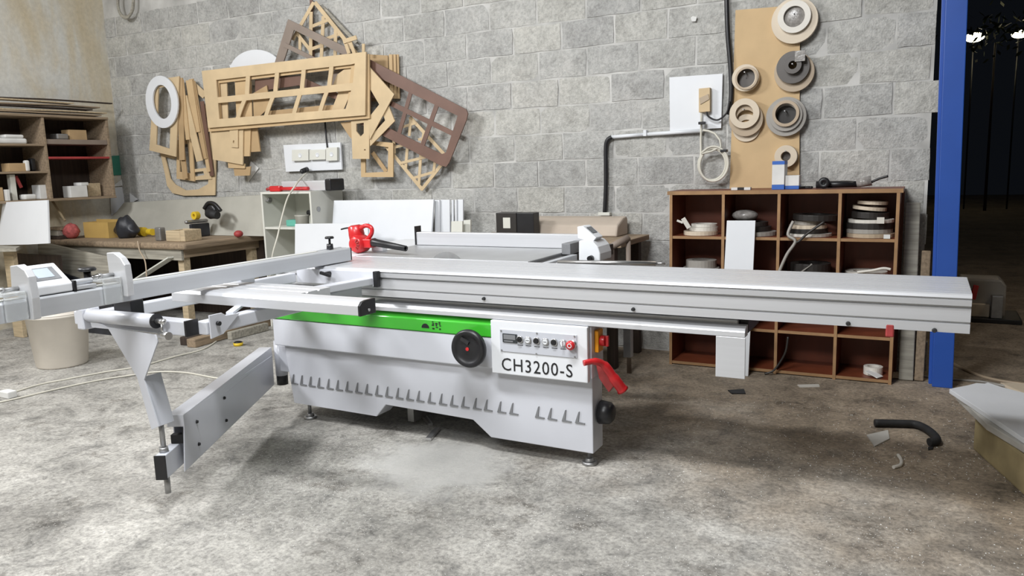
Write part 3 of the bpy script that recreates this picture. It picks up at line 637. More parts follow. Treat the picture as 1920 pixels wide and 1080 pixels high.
#@@REST
# ------------------------------------------------------------------ things hung on the block wall
def wpts(pts, d): return [on_y(x, y, YW-d) for x, y in pts]
def wall_plate(name, outer, holes, d, th, mat, label, cat, group=None, parent=None, bevel=.0):
    b = MB(); b.plate([wpts(outer, d)]+[wpts(h, d) for h in holes], (0, th, 0))
    if parent: return obj(name, b, mat, parent, bevel)
    return obj(name, b, mat, None, bevel, label, cat, group)
def ell(cx, cy, rx, ry, tilt=0, n=36):
    t = math.radians(tilt)
    return [(cx+rx*math.cos(a)*math.cos(t)-ry*math.sin(a)*math.sin(t), cy+rx*math.cos(a)*math.sin(t)+ry*math.sin(a)*math.cos(t)) for a in [2*PI*k/n for k in range(n)]]
def strip(p0, p1, w):
    dx, dy = p1[0]-p0[0], p1[1]-p0[1]; l = math.hypot(dx, dy); nx, ny = -dy/l*w/2, dx/l*w/2
    return [(p0[0]+nx, p0[1]+ny), (p1[0]+nx, p1[1]+ny), (p1[0]-nx, p1[1]-ny), (p0[0]-nx, p0[1]-ny)]
GT = 'cut-out board templates hung on the wall'
TP = 'template'
# left bunch
wall_plate('oval_ring', ell(303, 191, 30, 49.5, -7), [ell(303.5, 191, 17, 32, -7)], .150, .018, 'white', 'white oval ring template hanging at the left of the bunch', TP, GT, bevel=.002)
wall_plate('frame_template', [(288, 150), (336, 143), (330, 294), (280, 282)], [[(297, 165), (322, 160), (318, 279), (293, 271)]], .120, .012, 'mdf2', 'tall narrow tan frame hanging behind the white oval ring', TP, GT)
wall_plate('curved_template', [(300, 285), (326, 290), (395, 182), (407, 180), (403, 366), (345, 367), (323, 362), (313, 348), (310, 330)], [[(309, 294), (326, 298), (392, 210), (394, 300), (390, 345), (372, 355), (348, 357), (328, 346), (319, 335)]], .022, .012, 'mdf2', 'tan template with rounded bottom reaching down to the leaning board', TP, GT)
wall_plate('frame_template', [(331, 262), (360, 262), (365, 340), (331, 335)], [[(337, 270), (352, 270), (357, 325), (337, 322)]], .040, .012, 'mdf', 'small tan frame inside the rounded-bottom template', TP, GT)
wall_plate('rung_template', [(356, 318), (394, 314), (397, 336), (360, 338)], [[(364, 323), (381, 321), (383, 328), (366, 331)]], .030, .006, 'mdf2', 'short tan board with slot at the foot of the slats', TP, GT)
stripes = [((337, 146), (341, 300), 10, .105, 'mdf3', 'straight dark tan slat right beside the tall narrow frame'),
           ((340, 150), (352, 262), 7, .098, 'mdf', 'thin tan slat leaning beside the narrow frame, second of the slats'),
           ((344, 180), (374, 302), 12, .088, 'mdf2', 'wide pale slat slanting across the middle of the slats'),
           ((354, 150), (369, 248), 12, .076, 'mdf', 'short wide tan slat at the top of the slats'),
           ((358, 148), (384, 298), 8, .066, 'mdf3', 'long thin slat slanting right of the short wide slat'),
           ((362, 152), (391, 322), 6, .056, 'mdf', 'long thin tan slat, second from the large front frame'),
           ((378, 190), (397, 330), 7, .046, 'brown', 'dark brown slat nearest the large front frame'),
           ((362, 160), (384, 180), 12, .036, 'mdf2', 'short tan offcut slanting above the dark brown slat'),
           ((338, 255), (347, 335), 9, .076, 'mdf3', 'short dark tan slat above the small frame')]
for p0, p1, w, d, m, lab in stripes: wall_plate('slat_template', strip(p0, p1, w), [], d, .009, m, lab, TP, GT)
# big front frame with its rail and S-curved mullions
D0 = .200
root = thing('front_template', on_y(535, 246, YW-D0), 'large tan frame with curved glazing bars in front of all templates', TP, GT)
wall_plate('frame_board', [(378, 133), (686, 97), (684.5, 216), (390, 240)], [[(405, 150), (657, 121), (665, 119), (661, 160), (648, 204), (411, 223)]], D0, .016, 'mdf2', None, None, None, root, .001)
wall_plate('middle_rail', [(402, 183), (664, 155), (664, 169), (402, 194)], [], D0-.001, .010, 'mdf2', None, None, None, root)
for (xt, yt, xm, xb, yb) in ((464.5, 146, 463, 444, 222), (519, 140, 516, 497, 218), (569, 134, 566, 550, 213), (621, 127, 617, 599, 208)):
    ym = 180-(xm-463)*.1; path = []
    for k in range(11):
        t = k/10
        if t < .5: u = t/.5; x = xt+(xm-xt)*u*u*(3-2*u); y = yt-4+(ym-yt+4)*u
        else: u = (t-.5)/.5; x = xm+(xb-xm)*(u**.75); y = ym+(yb+4-ym)*u
        path.append((x, y))
    pl = [(x-3.8, y) for x, y in path]+[(x+3.8, y) for x, y in path[::-1]]
    wall_plate('curved_bar', pl, [], D0-.0015, .009, 'mdf2', None, None, None, root)
wall_plate('frame_template', [(382, 138), (692, 101), (693, 222), (391, 247)], [[(410, 156), (658, 127), (650, 209), (414, 228)]], .176, .014, 'mdf', 'tan frame close behind the large front frame, showing along its edges', TP, GT, bevel=.001)
# boards glimpsed through the openings of the frames
for q, m, lab in (([(407, 152), (425, 150), (428, 235), (410, 236)], 'mdf2', 'tan board seen at the left inside the large front frame'),
                  ([(440, 148), (470, 145), (473, 232), (444, 236)], 'mdf', 'tan board with a dark slot beside it inside the large front frame'),
                  ([(474, 175), (500, 160), (506, 200), (476, 228)], 'mdf3', 'tan offcut inside the left half of the large front frame')):
    wall_plate('board_template', q, [], .155, .01, m, lab, TP, GT)
wall_plate('arched_template', [(624, 160), (632, 140), (648, 128), (659, 126), (660, 168), (640, 215), (618, 215), (634, 175)], [], .155, .01, 'mdf2', 'arched tan board inside the right end of the large front frame', TP, GT)
wall_plate('board_template', [(478, 150), (560, 142), (640, 178), (640, 190), (560, 160), (478, 172)], [], .140, .01, 'brown', 'dark brown board crossing behind the large front frame', TP, GT)
wall_plate('board_template', [(505, 208), (600, 198), (640, 196), (640, 214), (505, 224)], [], .140, .01, 'mdf3', 'low tan board behind the bottom rail of the large front frame', TP, GT)
wall_plate('half_disc_template', [(430, 122)]+[(480+50*math.cos(a), 136-43*math.sin(a)) for a in [PI*(1-k/18) for k in range(2, 17)]]+[(528, 118), (520, 160), (440, 160)], [], .080, .016, 'white', 'white rounded disc rising behind the large front frame', TP, GT, bevel=.001)
# lattice at the top
root = thing('lattice_template', on_y(600, 110, YW-.04), 'pale lattice with pointed top above the large front frame', TP, GT)
for p0, p1, w in (((590, 4), (672, 106), 7), ((588, 4), (548, 75), 6), ((583, 22), (582, 112), 6), ((606, 30), (602, 112), 6), ((629, 56), (628, 108), 6), ((583, 50), (616, 37), 6), ((606, 75), (640, 62), 6), ((583, 92), (606, 84), 6), ((556, 62), (583, 96), 6), ((562, 72), (562, 100), 5)):
    wall_plate('lattice_strip', strip(p0, p1, w), [], .050+random.uniform(0, .006), .006, 'mdf2', None, None, None, root)
wall_plate('slat_template', strip((606, 15), (668, 80), 6), [], .030, .012, 'greywood', 'grey wooden slat behind the slope of the pointed lattice', TP, GT)
wall_plate('slat_template', strip((583, 0), (586, 110), 5), [], .018, .01, 'brown', 'dark brown slat upright behind the pointed lattice', TP, GT)
wall_plate('frame_template', [(540, 36), (660, 94), (628, 175), (505, 150)], [[(551, 56), (642, 102), (612, 165), (524, 138)]], .110, .012, 'greybrown', 'tilted grey-brown frame above the white rounded disc', TP, GT)
wall_plate('slat_template', strip((533, 84), (590, 112), 8), [], .122, .008, 'greybrown', 'grey-brown slat fixed across the tilted grey-brown frame', TP, GT)
for p0, p1, w, lab in (((646, 76), (654, 100), 6, 'short pale slat left of the knot above the front frame'), ((655, 76), (664, 100), 6, 'short pale slat between its two neighbours above the front frame'), ((681, 82), (681, 100), 5, 'short pale upright peg at the right top corner of the front frame')):
    wall_plate('slat_template', strip(p0, p1, w), [], .130, .008, 'mdf2', lab, TP, GT)
wall_plate('slat_template', strip((643, 78), (668, 70), 8), [], .140, .008, 'mdf2', 'short pale slat lying across the two short slats', TP, GT)
# right bunch
wall_plate('board_template', [(692, 102), (727, 104), (728, 190), (696, 190)], [], .030, .012, 'mdf3', 'upright tan board behind the brown frame', TP, GT)
for x, w, d, lab in ((732, 6, .060, 'left one of the thin upright slats above the brown frame'), (739, 5, .046, 'middle one of the thin upright slats above the brown frame'), (745, 4, .030, 'right one of the thin upright slats above the brown frame')):
    wall_plate('slat_template', strip((x, 102), (x+2, 185), w), [], d, .01, 'mdf', lab, TP, GT)
root = thing('window_template', on_y(780, 300, YW-.10), 'brown tilted frame with cross bars at the right of the bunch', TP, GT)
wall_plate('frame_board', [(690, 110), (862, 199), (874, 205), (877, 213), (874, 226), (842, 305), (836, 313), (825, 310), (655, 222)], [[(700, 141), (858, 217), (836, 286), (828, 289), (692, 222)]], .120, .012, 'brown', None, None, None, root)
wall_plate('cross_bar', strip((819, 196), (792, 272), 8), [], .118, .008, 'brown', None, None, None, root)
wall_plate('cross_bar', strip((770, 172), (748, 250), 7), [], .118, .008, 'brown', None, None, None, root)
wall_plate('long_bar', strip((700, 178), (852, 252), 9), [], .1185, .008, 'brown', None, None, None, root)
root = thing('lattice_template', on_y(780, 355, YW-.06), 'pale diamond lattice hanging lowest under the brown frame', TP, GT)
for p0, p1, w in (((722, 272), (792, 356), 6), ((790, 356), (828, 308), 6), ((768, 219), (835, 292), 6), ((738, 258), (739, 288), 5), ((764, 270), (760, 320), 5), ((789, 286), (785, 348), 5), ((816, 298), (813, 322), 5), ((770, 220), (767, 255), 5), ((795, 245), (791, 270), 5), ((725, 280), (764, 270), 5), ((750, 306), (808, 292), 5), ((774, 334), (815, 322), 5), ((755, 238), (780, 230), 5), ((784, 262), (800, 258), 5)):
    wall_plate('lattice_strip', strip(p0, p1, w), [], .060+random.uniform(0, .006), .006, 'mdf2', None, None, None, root)
wall_plate('chevron_template', [(693, 126), (739, 177), (693, 262), (690, 222), (711, 196), (693, 165)], [], .160, .012, 'mdf2', 'tan chevron-shaped board right of the large front frame', TP, GT)
wall_plate('chevron_template', [(728, 197), (740, 227), (694, 274), (693, 258), (722, 226), (718, 212)], [], .145, .012, 'mdf2', 'small tan chevron under the larger chevron board', TP, GT)
wall_plate('slat_template', strip((698, 165), (728, 215), 8), [], .135, .008, 'mdf3', 'dark tan slat between the two chevron boards', TP, GT)
wall_plate('board_template', [(658, 226), (692, 222), (692, 298), (661, 298)], [[(668, 232), (682, 230), (682, 250), (676, 256), (668, 246)], ell(684, 281, 1.6, 1.6, 0, 8)], .150, .012, 'mdf2', 'narrow tan board with notch hanging under the right end of the front frame', TP, GT)
wall_plate('board_template', [(638, 230), (660, 227), (661, 262), (655, 256)], [], .135, .01, 'mdf3', 'pointed tan offcut beside the narrow notched board', TP, GT)
wall_plate('frame_template', [(676, 262), (737, 268), (737, 332), (677, 332)], [[(685, 270), (728, 276), (727, 322), (685, 324)]], .090, .012, 'mdf', 'small tan frame hanging below the narrow notched board', TP, GT)
wall_plate('slat_template', strip((698, 286), (724, 322), 7), [], .074, .008, 'mdf3', 'tan slat slanting inside the small hanging frame', TP, GT)
# lower left bunch under the front frame
wall_plate('board_template', [(396, 244), (456, 240), (455, 309), (399, 299)], [], .150, .012, 'mdf2', 'wide tan board hanging below the left end of the front frame', TP, GT)
wall_plate('board_template', [(430, 240), (446, 240), (446, 277), (433, 276)], [ell(438, 266, 1.6, 3, 0, 8)], .163, .010, 'mdf2', 'small tan tag board with a hole on the wide hanging board', TP, GT)
wall_plate('board_template', [(456, 242), (470, 241), (468, 293), (456, 293)], [], .135, .012, 'mdf', 'narrow tan board right of the wide hanging board', TP, GT)
wall_plate('board_template', [(470, 241), (482, 240), (488, 284), (470, 285)], [], .120, .012, 'mdf3', 'narrow tan board furthest right below the front frame', TP, GT)
wall_plate('board_template', [(427, 303), (459, 307), (459, 316), (428, 315)], [], .130, .01, 'mdf', 'low tan strip under the wide hanging board', TP, GT)
wall_plate('board_template', [(438, 316), (470, 312), (468, 329), (440, 330)], [], .115, .01, 'mdf3', 'lowest orange-tan strip under the wide hanging board', TP, GT)
wall_plate('paper_scrap', [(470, 302), (485, 315), (466, 341), (463, 330)], [], .004, .003, 'paper', 'white pointed paper scrap under the hanging boards', 'paper', None)
b = MB(); p = on_y(322, 146, YW-.01)
for i, (x, y, m, lab) in enumerate(((535, 40, 0, 0),)): pass

# coil hung high in the corner
b = MB(); c = on_y(238, 2, YW-.05); pts = []
for k in range(61):
    a = 2*PI*k/20; pts.append(c+Vector((.115*math.cos(a)*(1+.06*math.sin(k*.6)), -.015+.012*math.sin(k*.33), .16*math.sin(a)*(1+.05*math.cos(k*.4)))))
b.tube(pts, .012, 8); obj('cable_coil', b, 'greywood', None, 0, 'grey coiled cable hanging high in the wall corner', 'cable')

# ------------------------------------------------------------------ sockets and wiring
root = thing('socket_board', on_y(586, 320, YW-.02), 'white backing board with two wall sockets below the templates', 'socket')
wall_plate('backing_board', [(531, 272), (638, 267), (641, 318), (536, 322)], [], .034, .018, 'white', None, None, None, root, .001)
for x0, x1, y0, y1 in ((547, 578, 281, 302), (580, 610, 281, 300), (611, 632, 277, 302)):
    q = wpts([(x0, y0), (x1, y0-1), (x1, y1-1), (x0, y1)], .066); b = MB(); b.plate([q], (0, .031, 0)); s = obj('wall_socket', b, 'cream', root, .003)
    b = MB(); c = on_y((x0+x1)/2, (y0+y1)/2, YW-.0665); b.lathe(c, (0, -1, 0), [(.001, 0), (.020, 0), (.020, .002), (.016, .002), (.015, .0005), (.001, .0005)], 16); obj('socket_ring', b, 'white', s)
b = MB(); c = on_y(571, 318, YW-.10); b.cyl(c+Vector((0, .032, .0)), c+Vector((0, -.03, -.012)), .024, .020, 14); b.sphere(c+Vector((0, -.03, -.014)), .022)
obj('plug', b, 'black', None, 0, 'black round plug at the lower edge of the socket board', 'plug')
b = MB(); b.tube(smooth_path([on_y(609, 225, YW-.03), on_y(611, 250, YW-.035), on_y(614, 278, YW-.04)]), .008, 8); obj('power_cable', b, 'black', None, 0, 'black cable coming down to the socket board', 'cable')
b = MB(); b.tube(smooth_path([on_y(574, 325, YW-.14), on_y(563, 336, 5.0), on_y(553, 349, 4.87), on_y(539, 372, 4.85), on_y(528, 410, 4.80), on_y(520, 445, 4.74), on_y(511, 478, 4.70), on_y(506, 520, 4.68)]), .007, 8); obj('power_cable', b, 'cable', None, 0, 'white cable running from the plug down across the white cabinet', 'cable')
b = MB(); q = wpts([(1255, 145), (1355, 138), (1352, 240), (1256, 246)], .020); b.plate([q], (0, .016, 0)); obj('wiring_board', b, 'white', None, .001, 'square white board on the wall left of the tape rolls', 'board')
root = thing('breaker_box', on_y(1321, 212, YW-.04), 'beige breaker box on the square white wall board', 'electrical box')
b = MB(); b.plate([wpts([(1310, 166), (1331, 164), (1331, 209), (1310, 211)], .066)], (0, .042, 0)); obj('box_body', b, 'mdf2', root, .003)
b = MB(); b.plate([wpts([(1311, 184), (1328, 176), (1330, 186), (1313, 196)], .072)], (0, .0045, 0)); obj('torn_cover', b, 'roll_tan', root, .001)
b = MB(); b.tube([on_y(1146, 257, YW-.014), on_y(1210, 252, YW-.014)], .013, 10); b.tube([on_y(1210, 252, YW-.014), on_y(1318, 245, YW-.028)], .0135, 10); obj('conduit', b, 'white', None, 0, 'white conduit pipe running left from the square wall board', 'pipe')
b = MB(); c = on_y(1210, 250, YW-.02); b.box((c.x-.012, YW-.035, c.z-.02), (c.x+.012, YW-.0, c.z+.022)); obj('pipe_clip', b, 'white', None, .003, 'white pipe clip on the white conduit', 'clip')
b = MB(); b.tube(smooth_path([on_y(1147, 257, YW-.02), on_y(1139, 263, YW-.022), on_y(1136, 276, YW-.022), on_y(1136, 310, YW-.022), on_y(1136, 350, YW-.022), on_y(1134, 399, YW-.022)]), .0155, 10); obj('conduit', b, 'black', None, 0, 'black flexible conduit bending down the wall', 'pipe')
b = MB(); c = on_y(1134, 401, YW-.02); b.box((c.x-.045, YW-.042, c.z-.012), (c.x+.045, YW-.0005, c.z+.012)); obj('pipe_clip', b, 'cream', None, .003, 'pale pipe saddle at the lower end of the black conduit', 'clip')
b = MB(); pts = [on_y(1315, 212, YW-.05), on_y(1315, 235, YW-.045), on_y(1314, 262, YW-.03)]
cc = on_y(1337, 304, YW-.035)
for k in range(66):
    a = PI*.85+2*PI*k/22; r = .092+.016*math.sin(k*.25)+.010*(k/66); pts.append(cc+Vector((r*math.cos(a)*.95, -.02-.0004*k, r*math.sin(a)*1.1-.006*(k//22))))
pts += [on_y(1352, 275, YW-.07), on_y(1340, 250, YW-.06), on_y(1318, 244, YW-.055)]
b.tube(smooth_path(pts, 2), .0075, 8); obj('cable_coil', b, 'cable', None, 0, 'white cable coiled under the square wall board', 'cable')
for (x, y, lab) in ((1316, 231, 'black clip holding the cable on the square wall board'), (1357, 283, 'black tie around the white cable coil')):
    b = MB(); c = on_y(x, y, YW-.075); b.box((c.x-.022, c.y-.012, c.z-.008), (c.x+.022, c.y+.03, c.z+.010)); obj('cable_tie', b, 'black', None, .003, lab, 'cable tie')
b = MB(); b.tube(smooth_path([on_y(1362, -40, YW-.03), on_y(1363, 20, YW-.03), on_y(1365, 70, YW-.03), on_y(1370, 130, YW-.03), on_y(1371, 180, YW-.03), on_y(1366, 215, YW-.03)]), .016, 8); obj('power_cable', b, 'black', None, 0, 'thick black cable hanging down beside the fibreboard panel', 'cable')
b = MB(); b.tube(smooth_path([on_y(1368, 190, YW-.055), on_y(1362, 212, YW-.055), on_y(1345, 225, YW-.055), on_y(1328, 218, YW-.06), on_y(1325, 208, YW-.06)]), .006, 8); obj('power_cable', b, 'black', None, 0, 'thin black cable looping into the beige breaker box', 'cable')
b = MB(); c = on_y(1301, 36, YW-.02); b.plate([[c+Vector((-.022, 0, .012)), c+Vector((-.008, 0, .022)), c+Vector((.02, 0, .012)), c+Vector((.012, 0, -.014)), c+Vector((-.014, 0, -.012))]], (0, .008, 0)); obj('paper_scrap', b, 'paper', None, 0, 'tiny white paper tag pinned high on the wall', 'paper')

# ------------------------------------------------------------------ bookcase
BX0, BX1, BY0, BY1, BH = -1.50, -.112, 5.0, 5.335, 1.165
bc = thing('open_shelf_cabinet', ((BX0+BX1)/2, (BY0+BY1)/2, 0), 'dark red-brown open pigeonhole shelf cabinet against the wall, holding tape rolls', 'shelf')
cols = [-1.475, -1.135, -.795, -.447, -.137]; rows = [.025, .285, .58, .872, BH-.012]
b = MB(); b.box((BX0, BY1-.012, 0), (BX1, BY1, BH)); obj('back_panel', b, 'cherry', bc)
T = .009
for i, cx in enumerate(cols):
    b = MB(); b.box((cx-T, BY0+.004, .0), (cx+T, BY1-.0125, BH-.0245)); u = obj('upright', b, 'cherry', bc)
    b = MB(); b.box((cx-T, BY0, .0), (cx+T, BY0+.0038, BH-.0245)); obj('edge_strip', b, 'edgewood', u)
b = MB(); b.box((BX0, BY0+.004, BH-.024), (BX1, BY1-.0125, BH)); tp = obj('top_board', b, 'cherry', bc)
b = MB(); b.box((BX0, BY0, BH-.024), (BX1, BY0+.0038, BH)); obj('edge_strip', b, 'edgewood', tp)
for i in range(4):
    for z in rows[:4]:
        x0, x1 = cols[i]+T+.0005, cols[i+1]-T-.0005
        b = MB(); b.box((x0, BY0+.008, z-.018), (x1, BY1-.0125, z)); s = obj('shelf_board', b, 'cherry', bc)
        b = MB(); b.box((x0, BY0+.004, z-.018), (x1, BY0+.0078, z)); obj('edge_strip', b, 'edgewood', s)
def flat_roll(x, y, z, r, h, mat, label, tilt=(0, 0), core=.6, group='rolls of edge banding in the shelf cabinet'):
    b = MB(); b.lathe((0, 0, 0), (0, 0, 1), [(r*core, 0), (r, 0), (r, h), (r*core, h), (r*core, 0)], 28, smooth=False)
    o = obj('tape_roll', b, mat, None, .0015, label, 'tape roll', group, origin=(0, 0, 0)); o.location = (x, y, z); o.rotation_euler = (tilt[0], tilt[1], 0); return o
RS = .873
flat_roll(-1.31, 5.13, RS, .112, .026, 'roll_cream', 'cream roll lowest in the first upper pigeonhole')
flat_roll(-1.295, 5.14, RS+.027, .095, .024, 'roll_white', 'off-white roll in the middle of the first upper pigeonhole stack')
flat_roll(-1.29, 5.14, RS+.052, .085, .020, 'roll_white', 'off-white roll on top of the first upper pigeonhole stack')
b = MB(); b.bar((-1.36, 5.025, RS+.05), (-1.40, 5.02, RS+.115), .03, .004, (0, 1, 0)); b.bar((-1.40, 5.02, RS+.085), (-1.46+.02, 5.02, RS+.10), .004, .014); obj('tape_end', b, 'roll_white', None, .001, 'loose white tape end sticking up from the first pigeonhole stack', 'tape')
flat_roll(-.96, 5.15, RS, .13, .026, 'roll_grey', 'grey-pink roll lowest in the second upper pigeonhole')
flat_roll(-.98, 5.16, RS+.027, .115, .030, 'roll_dark', 'charcoal roll in the second upper pigeonhole')
flat_roll(-.985, 5.16, RS+.058, .10, .028, 'roll_dark', 'upper charcoal roll in the second upper pigeonhole')
b = MB(); b.sphere((-1.03, 5.16, RS+.125), .085, 12, 8, 0, (1, .8, .45)); o = obj('film_bundle', b, 'film', None, 0, 'crumpled clear film bundle on the second pigeonhole stack', 'plastic film')
flat_roll(-.635, 5.16, RS, .135, .018, 'roll_white', 'white roll lowest in the third upper pigeonhole')
flat_roll(-.64, 5.15, RS+.019, .115, .028, 'roll_dark', 'lower charcoal roll in the third upper pigeonhole')
flat_roll(-.64, 5.15, RS+.048, .112, .022, 'roll_cream', 'peach roll between charcoal rolls in the third upper pigeonhole')
flat_roll(-.64, 5.16, RS+.071, .085, .026, 'roll_grey', 'shiny grey roll in the third upper pigeonhole')
flat_roll(-.60, 5.17, RS+.098, .135, .035, 'roll_dark', 'wide charcoal roll on top of the third upper pigeonhole', (0, .03))
b = MB(); b.tube(smooth_path([(-.71, 5.01, RS+.10), (-.735, 4.985, RS+.02), (-.69, 4.975, RS-.02), (-.735, 4.97, RS-.10), (-.775, 4.965, RS-.20), (-.80, 4.96, RS-.28)]), .010, 6); obj('loose_band', b, 'roll_grey', None, 0, 'grey band dangling from the third upper pigeonhole', 'tape')
b = MB(); b.tube(smooth_path([(-.53, 5.0, RS+.10), (-.62, 4.985, RS+.03), (-.67, 4.98, RS-.02), (-.70, 4.975, RS-.03)]), .008, 6); obj('loose_band', b, 'roll_dark', None, 0, 'dark band looping out of the third upper pigeonhole', 'tape')
flat_roll(-.285, 5.15, RS, .135, .024, 'roll_tan', 'tan roll lowest in the fourth upper pigeonhole')
flat_roll(-.292, 5.16, RS+.025, .132, .026, 'roll_grey', 'grey roll second from the bottom in the fourth upper pigeonhole')
flat_roll(-.292, 5.16, RS+.052, .135, .034, 'roll_dark', 'lower black roll in the fourth upper pigeonhole stack')
flat_roll(-.285, 5.155, RS+.087, .128, .020, 'roll_white', 'white roll between black rolls in the fourth upper pigeonhole')
flat_roll(-.29, 5.15, RS+.114, .105, .036, 'roll_dark', 'upper black roll in the fourth upper pigeonhole stack', (0, .05))
flat_roll(-.295, 5.15, RS+.162, .095, .020, 'roll_cream', 'beige roll second from the top in the fourth upper pigeonhole', (0, .10))
flat_roll(-.28, 5.16, RS+.195, .085, .020, 'roll_cream', 'beige roll on top of the fourth upper pigeonhole stack', (0, .05))
b = MB(); b.box((-.205, 5.005, RS+.001), (-.170, 5.03, RS+.024)); obj('price_tag', b, 'paper', None, .001, 'small white tag at the front of the fourth upper pigeonhole', 'tag')
b = MB(); b.box((-.245, 5.018, RS+.088), (-.205, 5.0255, RS+.125)); obj('tape_end', b, 'roll_white', None, .001, 'white tape end folded over the fourth pigeonhole stack', 'tape')
RL = .581
flat_roll(-1.31, 5.15, RL, .12, .07, 'roll_grey', 'grey bundle of banding in the first middle pigeonhole')
flat_roll(-1.31, 5.15, RL+.071, .10, .05, 'roll_grey', 'upper grey bundle in the first middle pigeonhole')
flat_roll(-.62, 5.16, RL, .13, .05, 'roll_dark', 'dark roll in the third middle pigeonhole')
flat_roll(-.62, 5.16, RL+.051, .12, .07, 'roll_dark', 'upper dark roll in the third middle pigeonhole')
b = MB(); b.bar((-.60, 5.05, RL+.126), (-.69, 5.02, RL+.05), .02, .004); obj('loose_band', b, 'roll_grey', None, 0, 'short grey band end in the third middle pigeonhole', 'tape')
flat_roll(-.30, 5.16, RL, .13, .05, 'roll_tan', 'tan roll in the fourth middle pigeonhole')
flat_roll(-.30, 5.16, RL+.051, .12, .03, 'roll_white', 'white roll in the fourth middle pigeonhole')
b = MB(); b.tube(smooth_path([(-.34, 5.04, RL+.085), (-.26, 5.03, RL+.10), (-.20, 5.03, RL+.115), (-.16, 5.03, RL+.11)]), .009, 6); obj('loose_band', b, 'roll_white', None, 0, 'white band end curling in the fourth middle pigeonhole', 'tape')
b = MB(); b.tube(smooth_path([(-.72, 4.99, .25), (-.73, 4.98, .16), (-.76, 4.975, .09), (-.80, 4.96, .03), (-.85, 4.95, .008)]), .007, 6); obj('loose_band', b, 'roll_dark', None, 0, 'thin dark band hanging to the floor in front of the lowest row', 'tape')
flat_roll(-.235, 5.12, .026, .055, .05, 'roll_white', 'small white roll in the lowest right pigeonhole')
b = MB(); b.bar((-.26, 5.06, .06), (-.19, 5.02, .035), .06, .004); obj('paper_scrap', b, 'paper', None, 0, 'white paper scrap before the small roll in the lowest row', 'paper')
q = on_z(1640, 708, 0)
# things on and before the shelf cabinet
b = MB(); b.plate([[on_y(x, y, 4.93) for x, y in ((1359, 415), (1413, 415), (1409, 520), (1353, 515))]], (.0, .016, 0)); 
for i, v in enumerate(b.v): b.v[i] = v+Vector((0, (v.z-.62)*.16, 0))
pn = obj('leaning_board', b, 'white', None, .0015, 'narrow white panel standing against the shelf cabinet', 'board')
for v in pn.data.vertices:
    if v.co.z < .2: v.co.z = -wloc(pn).z; v.co.y -= .05
root = thing('carton', on_y(1469, 353, 5.10), 'small blue and white carton on top of the shelf cabinet', 'box')
cx0, cx1 = on_y(1447, 352, 5.08).x, on_y(1470, 352, 5.08).x
zt = on_y(1458, 302, 5.08).z
b = MB(); b.box((cx0, 5.08, BH+.03), (cx1, 5.20, zt-.022)); obj('carton_body', b, 'paper', root, .001)
b = MB(); b.box((cx0, 5.08, BH+.001), (cx1, 5.20, BH+.0295)); obj('blue_base_band', b, 'blueprint', root)
b = MB(); b.box((cx0, 5.08, zt-.0215), (cx1, 5.20, zt)); obj('blue_top_band', b, 'blueprint', root)
b = MB(); b.box((cx1+.001, 5.10, BH+.022), (cx1+.085, 5.19, BH+.085)); obj('side_flap', b, 'paper', root, .001)
b = MB(); b.box((cx1+.001, 5.10, BH+.001), (cx1+.085, 5.19, BH+.0215)); obj('flap_base', b, 'blueprint', root, .001)
root = thing('angle_grinder', (-.44, 5.15, BH), 'black power tool lying on top of the shelf cabinet', 'tool')
gz = BH+.024
b = MB(); b.cyl((-.60, 5.14, gz), (-.36, 5.15, gz), .022, .019, 14); obj('tool_body', b, 'black', root)
b = MB(); b.lathe((-.55, 5.10, gz+.012), (0, -1, 0), [(.008, 0), (.034, 0), (.034, .012), (.008, .012), (.008, 0)], 20); obj('tool_head', b, 'black', root)
b = MB(); b.cyl((-.37, 5.14, gz+.004), (-.29, 5.14, gz+.02), .024, .03, 12); obj('tool_wrap', b, 'film', root)
b = MB(); b.tube(smooth_path([(-.29, 5.14, gz+.01), (-.25, 5.14, gz+.03), (-.20, 5.14, gz+.045)]), .007, 8); obj('tool_cord', b, 'black', root)
b = MB(); b.tube(smooth_path([(-.76, 5.13, BH+.009), (-.70, 5.12, BH+.009), (-.66, 5.14, BH+.009), (-.62, 5.12, BH+.009)]), .008, 8); obj('rubber_lead', b, 'black', None, 0, 'short black lead on the shelf cabinet beside the carton', 'cable')
c = on_y(1390, 352, 5.1); b = MB(); b.box((c.x-.02, 5.08, BH+.0005), (c.x+.02, 5.12, BH+.016)); b.box((c.x+.021, 5.08, BH+.0005), (c.x+.06, 5.12, BH+.016), 1); b.box((c.x-.06, 5.08, BH+.0005), (c.x-.021, 5.12, BH+.016), 1); obj('striped_clip', b, ['black', 'paper'], None, 0, 'small black and white clip on the shelf cabinet below the fibreboard panel', 'clip')
